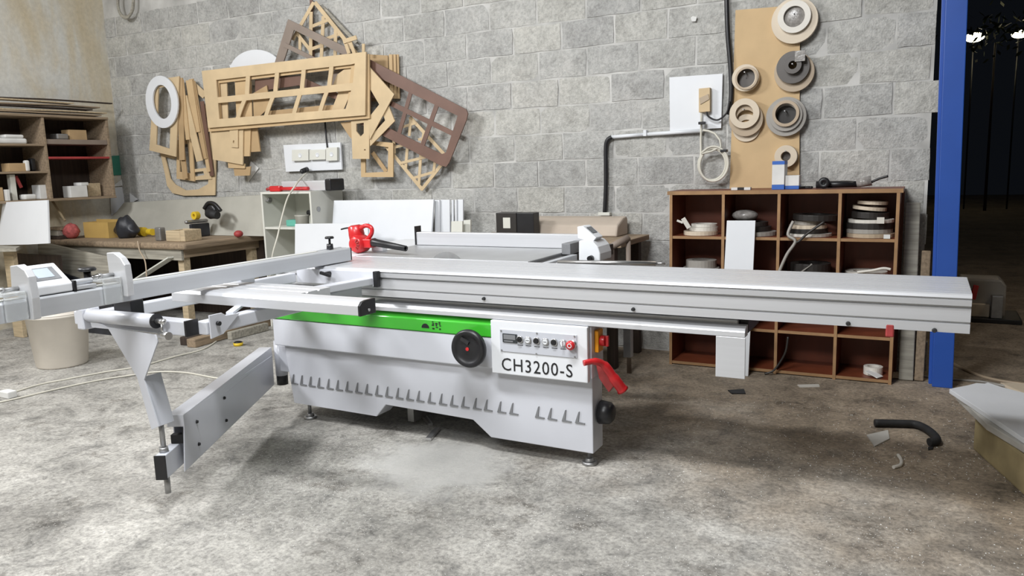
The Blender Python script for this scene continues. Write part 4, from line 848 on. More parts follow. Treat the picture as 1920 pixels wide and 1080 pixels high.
# fibreboard panel with hung rolls
b = MB(); b.plate([[on_y(x, y, YW-.016) for x, y in ((1379, 19), (1500, 9))]+[Vector((on_y(1499, 340, YW-.016).x, YW-.016, BH+.001)), Vector((on_y(1368, 350, YW-.016).x, YW-.016, BH+.001))]], (0, .012, 0)); obj('fibreboard_panel', b, 'mdf', None, .001, 'tall tan fibreboard panel on the wall behind the hung rolls', 'board')
def hung_roll(cx, cy, rings, d0, label):
    """rings: (dx, dy, outer px, inner px, depth m, material), from the wall outwards"""
    k = (on_y(cx+10, cy, YW-.05)-on_y(cx, cy, YW-.05)).length/10*.97
    root = thing('hung_roll', on_y(cx, cy, YW-d0), label, 'tape roll', 'rolls of edge banding hung on the fibreboard panel'); y = YW-d0
    for dx, dy, ro, ri, dep, mt in rings:
        c = on_y(cx+dx, cy+dy, y); b = MB(); b.lathe(Vector((c.x, y, c.z)), (0, -1, 0), [(ri*k, 0), (ro*k, 0), (ro*k, dep), (ri*k, dep), (ri*k, 0)], 40, smooth=False)
        obj('tape_or_shade_ring', b, mt, root, .001); y -= dep+.0005
    b = MB(); c = on_y(cx, cy-4, YW-d0); b.cyl((c.x, YW-.017, c.z+.02), (c.x, y-.012, c.z+.02), .004, seg=8); obj('hanging_nail', b, 'zinc', root)
    return root, k
r, k = hung_roll(1491, 38, [(0, 2, 45, 22, .035, 'roll_cream'), (-1, -6, 32, 20.5, .025, 'roll_white')], .018, 'large cream roll hung topmost on the fibreboard panel')
c = on_y(1490, 33, YW-.045); b = MB(); b.sphere(c, .075, 12, 8, 0, (1, .25, 1)); obj('film_core', b, 'film', r)
r, k = hung_roll(1490, 133, [(0, 3, 39, 20, .026, 'roll_tan'), (-2, -6, 32, 12, .030, 'roll_char'), (-2, -10, 17, 8, .04, 'roll_char')], .018, 'charcoal roll on a wider tan roll, hung second from the top')
c = on_y(1500, 104, YW-.125); b = MB(); b.box((c.x-.03, c.y, c.z-.035), (c.x+.03, c.y+.003, c.z+.03)); obj('clear_tape_end', b, 'film', r, .001)
hung_roll(1400, 147, [(0, 0, 18, .5, .006, 'roll_char'), (0, 0, 26, 18.5, .045, 'roll_cream'), (0, 0, 22, 18, .01, 'roll_tan')], .018, 'small beige ring roll hung at the upper left of the panel')  # first ring is a dark disc for the shade deep in the roll
hung_roll(1398, 216, [(2, 24, 27, 16, .012, 'roll_cream'), (2, 8, 33, 18, .028, 'roll_tan'), (-1, -3, 29, 17, .026, 'roll_cream')], .018, 'beige rolls hung together at the lower left of the panel')
hung_roll(1475, 219, [(0, -3, 21, .5, .006, 'roll_dark'), (0, 0, 39, 22, .03, 'roll_grey'), (-1, -3, 32, 21, .018, 'roll_grey'), (-1, -6, 26, 20, .02, 'roll_tan')], .018, 'grey stepped roll hung below the charcoal roll')  # innermost black disc paints the shaded hole
hung_roll(1475, 293, [(0, 0, 9, .5, .006, 'roll_char'), (0, 0, 22, 9.5, .04, 'roll_cream')], .018, 'smallest beige roll hung just above the carton')  # dark disc at the back stands for shade in the core
# ------------------------------------------------------------------ back of the shop: white cabinet, boards, trestle
CX0, CX1, CY0, CY1, CZ = -5.05, -4.485, 4.9, 5.30, 1.205
wc = thing('white_cabinet', ((CX0+CX1)/2, (CY0+CY1)/2, 0), 'small white open cabinet with shelves below the socket board', 'cabinet')
t = .018
b = MB(); b.box((CX0, CY0, 0), (CX0+t, CY1, CZ)); obj('side_board', b, 'cream', wc, .001)
b = MB(); b.box((CX1-t, CY0, 0), (CX1, CY1, CZ)); sd = obj('side_board', b, 'cream', wc, .001)
b = MB(); b.box((CX0+t+.0005, CY0, CZ-t), (CX1-t-.0005, CY1, CZ)); obj('top_board', b, 'cream', wc, .001)
b = MB(); b.box((CX0+t+.0005, CY1-.008, .05), (CX1-t-.0005, CY1, CZ-t-.0005)); obj('back_panel', b, 'cream', wc)
for z in (.905, .55, .08): b = MB(); b.box((CX0+t+.0005, CY0+.004, z-t), (CX1-t-.0005, CY1-.0085, z)); obj('shelf_board', b, 'cream', wc, .001)
b = MB(); c = on_x(597, 392, CX1); b.cyl((CX1+.0005, c.y, c.z), (CX1+.004, c.y, c.z), .022, seg=18); obj('cable_grommet', b, 'zinc', sd)
b = MB(); b.cyl((CX0+t+.0005, 4.98, 1.135), (CX0+t+.012, 4.98, 1.135), .022, seg=14); b.bar((CX0+t+.012, 4.98, 1.135), (CX0+t+.02, 4.93, 1.13), .03, .01); obj('door_hinge', b, 'zinc', wc)
SZ = .9055
b = MB(); b.box((-4.88, 5.0, SZ), (-4.75, 5.10, SZ+.055)); obj('small_tray', b, 'tealpl', None, .008, 'turquoise plastic tray on the white cabinet shelf', 'tray')
b = MB(); b.lathe((-4.68, 4.99, SZ), (0, 0, 1), [(.001, 0), (.055, 0), (.058, .085), (.062, .09), (.062, .10), (.001, .10)], 20); obj('plastic_tub', b, 'dustywhite', None, 0, 'pale round tub on the white cabinet shelf', 'tub')
b = MB(); b.box((-4.60, 5.0, SZ), (-4.515, 5.12, SZ+.09)); obj('black_case', b, 'black', None, .01, 'black case at the right of the white cabinet shelf', 'case')
b = MB(); b.cyl((-4.66, 5.05, SZ+.115), (-4.55, 5.02, SZ+.115), .022, .022, 12); obj('tool_battery', b, 'blackr', None, 0, 'black tool grip lying on the black case', 'tool')
b = MB(); b.sphere((-4.70, 5.02, .55+.045), .085, 12, 8, 0, (1, .8, .5)); obj('paper_heap', b, 'paper', None, 0, 'crumpled pale paper heap low in the white cabinet', 'paper')
b = MB(); b.cyl((-4.555, 5.04, .5505), (-4.555, 5.04, .63), .04, .035, 12); obj('black_pot', b, 'black', None, 0, 'black pot beside the paper heap in the white cabinet', 'pot')
# on top of it
root = thing('red_caulking_gun', (-4.80, 4.94, CZ), 'red plastic tool lying on top of the white cabinet', 'tool')
b = MB(); b.tube([(-4.97, 4.95, CZ+.025), (-4.55, 4.95, CZ+.022)], .016, 10); obj('tool_barrel', b, 'red', root)
b = MB(); b.box((-4.975, 4.925, CZ+.001), (-4.85, 4.975, CZ+.05)); obj('tool_body', b, 'red', root, .012)
b = MB(); b.tube([(-5.02, 4.95, CZ+.02), (-4.976, 4.95, CZ+.03)], .014, 10); obj('tool_nose', b, 'redm', root)
root = thing('grey_machine_box', (-4.55, 5.12, CZ), 'long grey metal box with black end on top of the white cabinet', 'box')
b = MB(); b.box((-4.93, 5.03, CZ+.001), (-4.44, 5.2, CZ+.085)); obj('box_body', b, 'alu', root, .006)
b = MB(); b.box((-4.4395, 5.025, CZ-.002), (-4.375, 5.205, CZ+.098)); obj('black_end_cap', b, 'black', root, .012)
# white boards
def board(name, pts, Y, th, mat, label, lean=.05, cat='board', group=None, z_to_floor=True):
    top = [on_y(x, y, Y) for x, y in pts]; z0 = 0 if z_to_floor else min(p.z for p in top)
    b = MB(); q = [Vector((top[0].x, Y-lean, z0)), Vector((top[-1].x, Y-lean, z0))]+[p for p in top[::-1]]
    b.plate([q], (0, th, 0)); return obj(name, b, mat, None, .0015, label, cat, group)
board('white_board', [(626, 376), (813, 374)], 5.12, .018, 'white', 'large white board leaning against the wall behind the saw', .22)
GS = 'white strips leaning beside the large board'
for xa, xb, ya, Y, lab in ((815, 824, 375, 5.16, 'first narrow white strip right of the large white board'), (826, 843, 374.5, 5.18, 'wider white strip right of the large white board'), (846, 850, 375, 5.20, 'very thin white strip before the last strips'), (853, 856, 374.5, 5.205, 'very thin white strip second from the right'), (858, 868, 374, 5.22, 'last tall white strip on the right of the large board')):
    board('white_strip', [(xa, ya), (xb, ya)], Y, .016, 'white', lab, .08, 'strip', GS)
board('white_strip', [(846, 415), (867, 414.5)], 5.0, .018, 'cream', 'short white offcut before the tall strips', .1, 'strip', GS)
board('white_strip', [(869, 413), (882, 412)], 5.06, .018, 'cream', 'short white offcut on the far right of the strips', .1, 'strip', GS)
board('white_board', [(553, 420), (690, 418)], 4.84, .018, 'white', 'lower white board leaning before the white cabinet', .10)
# trestle with black box and rolled panel
root = thing('trestle_table', (-2.35, 5.0, 0), 'dusty wooden trestle table against the wall behind the fence', 'table')
b = MB(); b.box((-3.0, 4.72, .815), (-1.72, 5.3, .852)); obj('table_top', b, 'oldwood', root, .004)
for x, y in ((-2.95, 4.76), (-1.80, 4.76), (-2.95, 5.24), (-1.80, 5.24)): b = MB(); b.box((x-.03, y-.03, 0), (x+.03, y+.03, .8145)); obj('leg', b, 'darkwood', root, .003)
b = MB(); b.box((-2.9195, 4.74, .70), (-1.8305, 4.77, .80)); obj('apron', b, 'darkwood', root, .003)
root = thing('black_box', (-2.64, 5.03, .853), 'black box with a pale label on the trestle behind the rip fence', 'box')
bx0, bx1 = on_y(930, 420, 4.95).x, on_y(1000, 420, 4.95).x; bz = on_y(960, 399, 4.95).z; bm_ = bx0+(bx1-bx0)*.55
b = MB(); b.box((bx0, 4.95, .853), (bm_, 5.05, bz)); obj('grey_front', b, 'roll_dark', root, .003)
b = MB(); b.box((bm_+.0005, 4.955, .853), (bx1, 5.05, bz-.002)); obj('black_side', b, 'black', root, .003)
a0 = on_y(943, 408, 4.948); a1 = on_y(957, 428, 4.948); b = MB(); b.box((a0.x, 4.9475, a1.z), (a1.x, 4.9495, a0.z)); obj('pale_label', b, 'cream', root)
lx0, lx1 = on_y(1001, 420, 5.17).x, on_y(1166, 420, 5.17).x; 
b = MB(); b.plate([[Vector((lx0, 5.06, .853)), Vector((lx0, 5.30, .853)), Vector((lx0, 5.30, .965)), Vector((lx0, 5.27, .985)), Vector((lx0, 5.20, .975)), Vector((lx0, 5.09, .93))]], (lx1-lx0, 0, 0)); obj('wood_panel_stack', b, 'duskypanel', None, .012, 'long dusty beige panel lying along the wall on the trestle', 'panel')
b = MB(); b.tube([on_y(1140, 466, 4.55), on_y(1178, 446, 4.68)], .022, 10); b.tube([on_y(1178, 446, 4.68), Vector((on_y(1178, 446, 4.68).x, 4.68, .001))], .016, 8)
b.v = [v for v in b.v]; obj('pipe_stand', b, 'greybrown', None, 0, 'bent pipe stand rising behind the fence head', 'pipe stand')
# ------------------------------------------------------------------ red blower on the saw
bp = on_z(676, 474, .8795); BYp = bp.y
root = thing('leaf_blower', (bp.x, BYp, .8795), 'red hand-held blower with black nozzle standing on the saw table', 'blower')
def bl(x, y, dy=0): return on_y(x, y, BYp+dy)
b = MB(); c = bl(675, 457); rr = c.z-.8805
b.lathe(c+Vector((0, .055, 0)), (0, -1, 0), [(.001, 0), (rr*.8, 0), (rr, .02), (rr, .085), (rr*.82, .105), (rr*.4, .112), (.001, .112)], 26); b.box((c.x, c.y-.03, c.z-.02), (bl(700, 455).x, c.y+.03, c.z+.03)); fan = obj('fan_housing', b, 'red', root, .004)
b = MB(); 
for k in range(5): a = -.9+.45*k; b.bar(c+Vector((.02*math.cos(a), -.059, .02*math.sin(a))), c+Vector((rr*.75*math.cos(a), -.057, rr*.75*math.sin(a))), .006, .004, (0, 1, 0))
obj('intake_ribs', b, 'redm', fan)
b = MB(); t0, t1 = bl(672, 458, .02), bl(666, 423, .02)
b.lathe(t0, t1-t0, [(.001, 0), (.045, 0), (.047, .06), (.044, (t1-t0).length-.006), (.036, (t1-t0).length), (.001, (t1-t0).length)], 24); mt = obj('motor_housing', b, 'red', root)
b = MB(); b.lathe(t1+(t1-t0).normalized()*.0005, t1-t0, [(.012, 0), (.028, 0), (.028, .003), (.012, .003), (.012, 0)], 20); obj('vent_cap', b, 'redm', mt)
b = MB(); b.tube(smooth_path([bl(676, 428), bl(686, 423), bl(696, 427), bl(697, 437), bl(690, 447), bl(682, 452)]), .0125, 10); obj('handle', b, 'red', root)
b = MB(); n0, n1 = bl(699, 454, -.01), bl(761, 466, -.06); b.lathe(n0, n1-n0, [(.001, 0), (.022, 0), (.026, .015), (.022, .03), (.016, (n1-n0).length), (.011, (n1-n0).length), (.011, (n1-n0).length-.02)], 20); obj('nozzle', b, 'black', root)
b = MB(); b.tube(smooth_path([bl(657, 427, .05), bl(648, 428, .06), bl(640, 430, .08)]), .005, 8); obj('power_lead', b, 'black', root)
b = MB(); c = on_z(703, 472, .8795); b.box((c.x-.04, c.y+.02, .8802), (c.x+.04, c.y+.07, .915)); obj('white_block', b, 'white', None, .003, 'small white block on the saw table behind the blower', 'block')

# ------------------------------------------------------------------ left: wall shelf, bench and clutter
SX = -7.15
def sh(x, y, dx=0): return on_x(x, y, SX+dx)
ws = thing('wall_shelf', (-7.33, 4.3, 1.18), 'old wooden wall shelf cluttered with offcuts on the left wall', 'shelf')
SY0, SY1, SYD = 3.55, 5.02, 4.375
zt, zb = 1.955, 1.19
b = MB(); b.box((XL+.001, SY0, zb-.02), (XL+.012, SY1, zt)); obj('back_panel', b, 'darkwood', ws)
b = MB(); b.box((XL+.0125, SY1-.022, zb+.0005), (SX, SY1, zt-.0225)); obj('end_panel', b, 'oldwood', ws, .002)
b = MB(); b.box((XL+.0125, SY0, zb+.0005), (SX, SY0+.022, zt-.0225)); obj('end_panel', b, 'oldwood', ws, .002)
b = MB(); b.box((XL+.0125, SYD-.011, zb+.0005), (SX, SYD+.011, zt-.0225)); obj('divider', b, 'oldwood', ws, .002)
b = MB(); b.box((XL+.0125, SY0, zt-.022), (SX+.01, SY1, zt)); obj('top_board', b, 'oldwood', ws, .002)
b = MB(); b.box((XL+.0125, SY0, zb-.022), (SX+.01, SY1, zb)); obj('shelf_board', b, 'oldwood', ws, .002)
for z in (1.69, 1.445): b = MB(); b.box((XL+.0125, SY0+.0225, z-.018), (SX, SYD-.0115, z)); obj('shelf_board', b, 'oldwood', ws, .002)
b = MB(); b.box((XL+.0125, SYD+.0115, 1.69), (SX-.01, SY1-.0225, 1.735)); obj('shelf_board', b, 'greybrown', ws, .003)
b = MB(); b.box((XL+.0125, SYD+.0115, 1.555), (SX, SY1-.0225, 1.575)); obj('red_shelf_board', b, 'redm', ws, .003)
# boards stored on top
rp = random.Random(11)
labs = ['long warped plank lowest on top of the wall shelf', 'pale warped plank on top of the wall shelf near its front', 'thin curved plank in the middle of the planks on the shelf', 'dark thin plank second from the top on the shelf', 'topmost thin curved plank above the wall shelf', 'narrow plank poking out furthest right over the shelf']
for k, lab in enumerate(labs):
    z = zt+.014+k*.028; y0 = 3.5+rp.uniform(0, .15); y1 = (4.95, 5.03, 4.90, 5.0, 4.75, 5.2)[k]; x = SX-.06-.045*k*.6
    b = MB(); pts = smooth_path([(x, y0, z), (x, y0+.5, z+.012*(-1)**k*.5), (x, y0+1.0, z+.004), (x+.02, y1, z-.0)], 5)
    for j in range(len(pts)-1):
        a, c = Vector(pts[j]), Vector(pts[j+1]); w = .055 if k != 5 else .02; hh = .006
        b.hexa([a+Vector((-w, 0, -hh)), a+Vector((w, 0, -hh)), c+Vector((w, 0, -hh)), c+Vector((-w, 0, -hh)), a+Vector((-w, 0, hh)), a+Vector((w, 0, hh)), c+Vector((w, 0, hh)), c+Vector((-w, 0, hh))])
    obj('stored_plank', b, ['oldwood', 'palewood', 'darkwood', 'oldwood', 'palewood', 'darkwood'][k], None, 0, lab, 'plank', 'planks stored on the wall shelf')
def shelf_box(name, x0, x1, y0, z0, h, dx, mat, label, cat, bevel=.003, dep=.12):
    a, c = sh(x0, y0, dx), sh(x1, y0, dx); b = MB(); b.box((SX+dx-dep, a.y, z0+.0008), (SX+dx, c.y, z0+h)); return obj(name, b, mat, None, bevel, label, cat)
shelf_box('cardboard_box', 131, 164, 263, 1.735, .095, -.06, 'mdf3', 'small tan box on the upper right of the wall shelf', 'box')
shelf_box('metal_vice', 108, 130, 265, 1.735, .055, -.04, 'zinc', 'dark metal block on the upper right of the wall shelf', 'tool', .012)
shelf_box('wrapped_parcel', -8, 52, 268, 1.69, .05, -.05, 'paper', 'folded white sheet on the top left compartment of the shelf', 'paper', .015)
shelf_box('wrapped_parcel', 10, 46, 262, 1.741, .032, -.06, 'paper', 'upper folded white sheet in the top left compartment of the shelf', 'paper', .012)
shelf_box('wood_offcut', 18, 55, 322, 1.445, .075, -.06, 'mdf3', 'tan offcut in the middle left compartment of the shelf', 'offcut')
shelf_box('glue_bottle', 60, 70, 322, 1.445, .12, -.10, 'black', 'dark jar in the middle left compartment of the shelf', 'jar', .015, .06)
shelf_box('glue_bottle', 50, 58, 322, 1.445, .10, -.05, 'paper', 'pale jar in the middle left compartment of the shelf', 'jar', .012, .05)
shelf_box('white_offcut', 133, 165, 365, 1.19, .11, -.04, 'paper', 'white carton in the lower right compartment of the shelf', 'box')
shelf_box('white_offcut', 152, 166, 345, 1.3005, .03, -.05, 'paper', 'white scrap on the white carton in the shelf', 'paper')
shelf_box('wood_offcut', 166, 190, 365, 1.19, .13, -.14, 'palewood', 'pale wood offcut behind the white carton in the shelf', 'offcut')
shelf_box('white_offcut', 76, 92, 370, 1.19, .13, -.06, 'paper', 'white carton in the lower left compartment of the shelf', 'box')
shelf_box('white_offcut', 24, 34, 375, 1.19, .23, -.06, 'cream', 'tall white offcut in the lower left compartment of the shelf', 'offcut', .002, .05)
shelf_box('white_offcut', 14, 20, 375, 1.19, .10, -.02, 'paper', 'small white block at the front of the lower left compartment', 'block', .002, .05)
shelf_box('white_offcut', 47, 70, 372, 1.19, .05, -.02, 'paper', 'white scoop-like scrap in the lower left compartment', 'scrap', .015, .1)
shelf_box('cardboard_box', -6, 8, 375, 1.19, .12, -.05, 'mdf3', 'brown box at the frame edge in the lower left compartment', 'box')
b = MB(); b.bar(sh(29, 330, -.1), sh(40, 352, -.1), .012, .03); obj('screwdriver', b, 'redm', None, .003, 'red handle leaning in the lower left compartment of the shelf', 'tool')

# bench
BZ = .80
bn = thing('work_bench', (-6.5, 4.9, 0), 'old dusty wooden workbench in the back left corner', 'workbench')
b = MB(); b.box((XL+.002, 4.42, BZ-.055), (-5.475, 5.345, BZ)); obj('bench_top', b, 'oldwood', bn, .018)
b = MB(); b.box((XL+.02, 4.45, BZ-.15), (-5.56, 4.475, BZ-.0555)); obj('apron', b, 'greywood', bn, .003)
b = MB(); b.box((-5.58, 4.476, BZ-.13), (-5.555, 5.33, BZ-.0555)); obj('apron', b, 'oldwood', bn, .003)
for x, y in ((-5.62, 4.52), (-5.62, 5.28), (-7.42, 4.52)): b = MB(); b.box((x-.035, y-.035, 0), (x+.035, y+.035, BZ-.056)); obj('leg', b, 'palewood', bn, .003)
b = MB(); b.bar((-5.66, 4.435, BZ-.12), (-6.25, 4.43, .42), .012, .09, (0, 1, 0)); obj('white_brace', b, 'cream', bn, .002)
b = MB(); b.box((XL+.02, 5.32, .0), (-5.5, 5.34, BZ-.056)); obj('rear_board', b, 'darkwood', bn)  # dark colour stands in for the black shade beneath the bench
b = MB(); b.plate([[on_y(x, y, 4.30) for x, y in ((70, 456), (90, 457), (200, 482), (214, 545), (160, 533), (73, 497))]], (0, .03, 0)); obj('weathered_plank', b, 'greywood', None, .004, 'grey weathered plank leaning slantwise against the bench front', 'plank')
b = MB(); p = [on_y(x, y, 4.26) for x, y in ((74, 495), (212, 543))]; z0 = 0  # black sheet standing in for the shade below the plank
b.hexa([Vector((p[0].x, 4.2, 0)), Vector((p[1].x, 4.2, 0)), Vector((p[1].x, 4.25, 0)), Vector((p[0].x, 4.25, 0)), p[0]+Vector((0, -.0, -.01)), p[1]+Vector((0, 0, -.01)), p[1]+Vector((0, .02, -.01)), p[0]+Vector((0, .02, -.01))]); obj('shade_sheet', b, 'bag', None, 0, 'black sheet standing in for the shade under the grey weathered plank', 'sheet')
# big dusty panel leaning behind the bench clutter
q = [on_y(222, 381, 5.20), on_y(330, 372, 5.22), on_y(489, 366, 5.24)]
b0, b1 = on_z(282, 428, BZ), on_z(495, 424, BZ)
b = MB(); b.plate([[Vector((b0.x, 5.12, BZ+.002)), Vector((-5.12, 5.12, BZ+.002)), Vector((q[2].x, 5.26, q[2].z)), Vector((q[0].x, 5.26, q[0].z))]], (0, .016, .004)); obj('dusty_panel', b, 'dustywhite', None, .001, 'long dusty off-white panel with slanted end leaning on the bench', 'panel')
def on_bench(name, x0, x1, yb, h, dep, mat, label, cat, bevel=.004, z=BZ):
    a, c = on_z(x0, yb, z), on_z(x1, yb, z); b = MB(); b.box((a.x, a.y, z+.0008), (c.x, a.y+dep, z+h)); return obj(name, b, mat, None, bevel, label, cat)
root = thing('open_carton', on_z(180, 438, BZ), 'yellow-brown open cardboard box on the bench', 'box')
a, c = on_y(157, 430, 4.67), on_y(203, 430, 4.67); y0 = 4.67; hh = .15
for nm, p0, p1 in (('front_wall', (a.x, y0, BZ+.001), (c.x, y0+.006, BZ+hh)), ('back_wall', (a.x, y0+.14, BZ+.001), (c.x, y0+.146, BZ+hh+.02)), ('side_wall', (a.x, y0+.0065, BZ+.001), (a.x+.006, y0+.1395, BZ+hh)), ('side_wall', (c.x-.006, y0+.0065, BZ+.001), (c.x, y0+.1395, BZ+hh)), ('carton_floor', (a.x+.0065, y0+.0065, BZ+.001), (c.x-.0065, y0+.1395, BZ+.008))):
    b = MB(); b.box(p0, p1); obj(nm, b, 'card', root)
c = on_y(139, 430, 4.60); b = MB(); rr_ = random.Random(4); b.sphere((c.x, 4.57, BZ+.072), .10, 18, 11, 0, (.78, .7, .74)); b.v = [v+Vector((rr_.uniform(-.007, .007), rr_.uniform(-.007, .007), rr_.uniform(-.007, .007) if v.z > BZ+.02 else 0)) for v in b.v]; b.v = [Vector((v.x, v.y, max(v.z, BZ+.001))) for v in b.v]; obj('mesh_bag', b, 'dirtyred', None, 0, 'red mesh bag beside the yellow-brown box on the bench', 'bag')
b = MB(); b.tube([on_y(95, 372, 4.56), on_y(122, 414, 4.56)], .011, 8); obj('broom_stick', b, 'palewood', None, 0, 'pale stick leaning up from the red mesh bag', 'stick')
for xa, xb, ya, z0, h, m, lab in ((-7.50, -7.25, 4.46, 0, .03, 'darkwood', 'dark plank lowest at the left end of the bench'), (-7.505, -7.30, 4.48, .031, .05, 'greywood', 'grey timber on the dark plank at the bench end'), (-7.50, -7.28, 4.50, .082, .03, 'oldwood', 'brown timber topmost at the left end of the bench')):
    b = MB(); b.box((xa, ya, BZ+z0+.0008), (xb, ya+.09, BZ+z0+h)); obj('timber', b, m, None, .004, lab, 'timber')
c = on_y(238, 425, 4.76); b = MB(); b.sphere((0, 0, 0), 1, 26, 16)
b.v = [Vector((c.x+.02+.145*v.x*(1+.12*math.sin(5*v.z+4*v.x)), c.y-.02+.085*v.y*(1+.15*math.sin(6*v.x+2)), max(BZ+.001, BZ+.085+.105*v.z*(1+.2*math.sin(4*v.x+1.5)+.1*math.sin(11*v.x+5*v.y))))) for v in b.v]; obj('black_bag', b, 'bag', None, 0, 'crumpled black plastic bag on the bench', 'bag')
b = MB(); c = on_y(190, 392, 5.2); b.sphere((c.x, 5.2, c.z), .10, 12, 8, 0, (.9, .5, .9)); b.v = [v+Vector((rr_.uniform(-.02, .02), rr_.uniform(-.02, .02), rr_.uniform(-.02, .02))) for v in b.v]; obj('crumpled_film', b, 'film', None, 0, 'crumpled white plastic film hanging under the wall shelf', 'plastic film')
# wall papers and sign by the corner
def left_plate(name, pts, d, mat, label, cat):
    b = MB(); b.plate([[on_x(x, y, XL+d) for x, y in pts]], (-.004, 0, 0)); return obj(name, b, mat, None, 0, label, cat)
left_plate('torn_sheet', [(206, 352), (236, 350), (240, 372), (238, 386), (226, 392), (209, 404)], .012, 'white', 'white torn sheet on the left wall beside the bench', 'sheet')
left_plate('torn_sheet', [(210, 350), (229, 336), (233, 348)], .020, 'paper', 'small pale torn sheet above the white torn sheet', 'sheet')
wall_plate('torn_sheet', [(243, 362), (258, 374), (244, 382)], [], .012, .004, 'white', 'pointed white scrap just right of the wall corner', 'sheet')
left_plate('green_sign', [(198, 293), (229, 291), (233, 328), (204, 329)], .012, 'teal', 'plain green sheet on the left wall beside the wall shelf', 'sign')
# tools on the bench
root = thing('yellow_drill', on_z(278, 444, BZ), 'yellow bottle-shaped tool lying on the bench', 'tool')
c = on_z(262, 443, BZ); d = on_z(290, 444, BZ)
b = MB(); b.lathe((c.x, c.y, BZ+.045), (d.x-c.x, d.y-c.y, 0), [(.001, 0), (.036, 0), (.044, .02), (.044, .085), (.001, .09)], 16, smooth=False); obj('tool_body', b, 'yellow', root)
b = MB(); b.lathe((c.x+(d.x-c.x)*.62, c.y+(d.y-c.y)*.62, BZ+.045), (d.x-c.x, d.y-c.y, 0), [(.001, 0), (.030, 0), (.032, .07), (.001, .07)], 16, smooth=False); obj('tool_neck', b, 'yellow', root)
on_bench('steel_can', 291, 304, 452, .12, .06, 'zinc', 'dull metal block beside the wooden box on the bench', 'block', .01)
root = thing('wooden_box', on_z(335, 452, BZ), 'small pale wooden box near the bench corner', 'box')
a, c = on_z(310, 453, BZ), on_z(362, 452, BZ); y0 = a.y+.01
for nm, p0, p1 in (('front_board', (a.x, y0, BZ+.001), (c.x-.06, y0+.014, BZ+.095)), ('side_board', (a.x, y0+.0145, BZ+.001), (a.x+.014, y0+.18, BZ+.095)), ('back_board', (a.x+.0145, y0+.166, BZ+.001), (c.x-.06, y0+.18, BZ+.10)), ('end_block', (c.x-.0595, y0, BZ+.001), (c.x, y0+.18, BZ+.10))):
    b = MB(); b.box(p0, p1); obj(nm, b, 'palewood', root, .006)
root = thing('tool_case', on_z(372, 446, BZ), 'black tool case with grey tray top on the bench', 'case')
a, c = on_z(352, 447, BZ), on_z(400, 441, BZ)
b = MB(); b.box((a.x, a.y+.05, BZ+.001), (c.x, a.y+.26, BZ+.125)); obj('case_body', b, 'bag', root, .01)
b = MB(); b.box((a.x-.07, a.y+.03, BZ+.1255), (c.x, a.y+.28, BZ+.16)); obj('grey_tray', b, 'zinc', root, .015)
c = on_y(367, 413, a.y+.12); b = MB(); b.lathe((c.x, a.y+.10, BZ+.1995), (0, 1, 0), [(.014, 0), (.037, 0), (.037, .05), (.014, .05), (.014, 0)], 18, smooth=False); obj('yellow_tape', b, 'yellow', None, .003, 'yellow tape reel standing on the black tool case', 'tape')
root = thing('circular_saw', on_y(393, 420, a.y+.16), 'black hand power saw on the tool case', 'power tool')
c = on_y(393, 405, a.y+.18)
b = MB(); b.lathe((c.x, c.y+.05, BZ+.235), (0, -1, 0), [(.001, 0), (.072, 0), (.072, .04), (.05, .05), (.001, .05)], 20); obj('blade_guard', b, 'black', root)
b = MB(); b.cyl((c.x+.02, c.y-.03, BZ+.22), (c.x+.14, c.y-.03, BZ+.20), .04, .035, 14); obj('motor', b, 'blackr', root)
b = MB(); b.tube(smooth_path([(c.x-.06, c.y, BZ+.26), (c.x, c.y, BZ+.31), (c.x+.08, c.y, BZ+.30), (c.x+.15, c.y, BZ+.24)]), .018, 10); obj('grip', b, 'black', root)
c = on_y(447, 436, 5.0); b = MB(); b.sphere((c.x, 5.0, BZ+.032), .042, 12, 8, 0, (1, 1, .74)); obj('red_ball', b, 'redm', None, 0, 'dull red round ball near the right end of the bench', 'ball')
c = on_z(425, 436, BZ); b = MB(); b.tube(smooth_path([(c.x-.12, c.y, BZ+.012), (c.x-.04, c.y+.02, BZ+.014), (c.x+.05, c.y-.01, BZ+.012)]), .011, 8); obj('black_lead', b, 'black', None, 0, 'black lead lying on the bench before the dusty panel', 'cable')
b = MB(); a = on_z(455, 437, BZ); b.bar((a.x, a.y+.2, BZ+.075), (a.x+.23, a.y-.05, BZ+.015), .014, .05); obj('wood_offcut', b, 'palewood', None, .002, 'slanting pale wood offcut at the right end of the bench', 'offcut')
on_bench('wood_offcut', 484, 490, 437, .07, .03, 'palewood', 'short upright wood offcut at the right end of the bench', 'offcut', .002)
b = MB(); b.tube(smooth_path([on_y(258, 452, 4.40), on_y(262, 470, 4.39), on_y(272, 490, 4.38), on_y(275, 520, 4.36)]), .006, 6); obj('loose_wire', b, 'roll_tan', None, 0, 'pale wire hanging over the bench front', 'wire')
# near-left stand with white board
root = thing('side_stand', (-7.1, 3.9, 0), 'dusty wooden stand cut off by the left edge of the photo', 'stand')
b = MB(); b.plate([[on_z(x, y, .80) for x, y in ((-60, 462), (42, 459.5), (30, 465), (-60, 468))]], (0, 0, -.03)); obj('stand_top', b, 'greywood', root, .002)
a = on_y(22, 480, 3.86); b = MB(); b.box((a.x-.09, 3.84, 0), (a.x+.05, 3.88, .769)); obj('stand_leg', b, 'palewood', root, .004)
b = MB(); b.box((XL+.004, 4.12, .0), (-6.75, 4.15, .70)); obj('rear_board', b, 'darkwood', root)
q = [on_y(x, y, 3.80) for x, y in ((-30, 381), (53, 377), (66, 459), (28, 461), (-30, 462))]
b = MB(); b.plate([q], (0, .016, 0)); b.v = [v+Vector((0, (v.z-.8)*.12+.11, 0)) for v in b.v]; obj('white_board', b, 'white', None, .001, 'white board propped on the stand at the left edge', 'board')

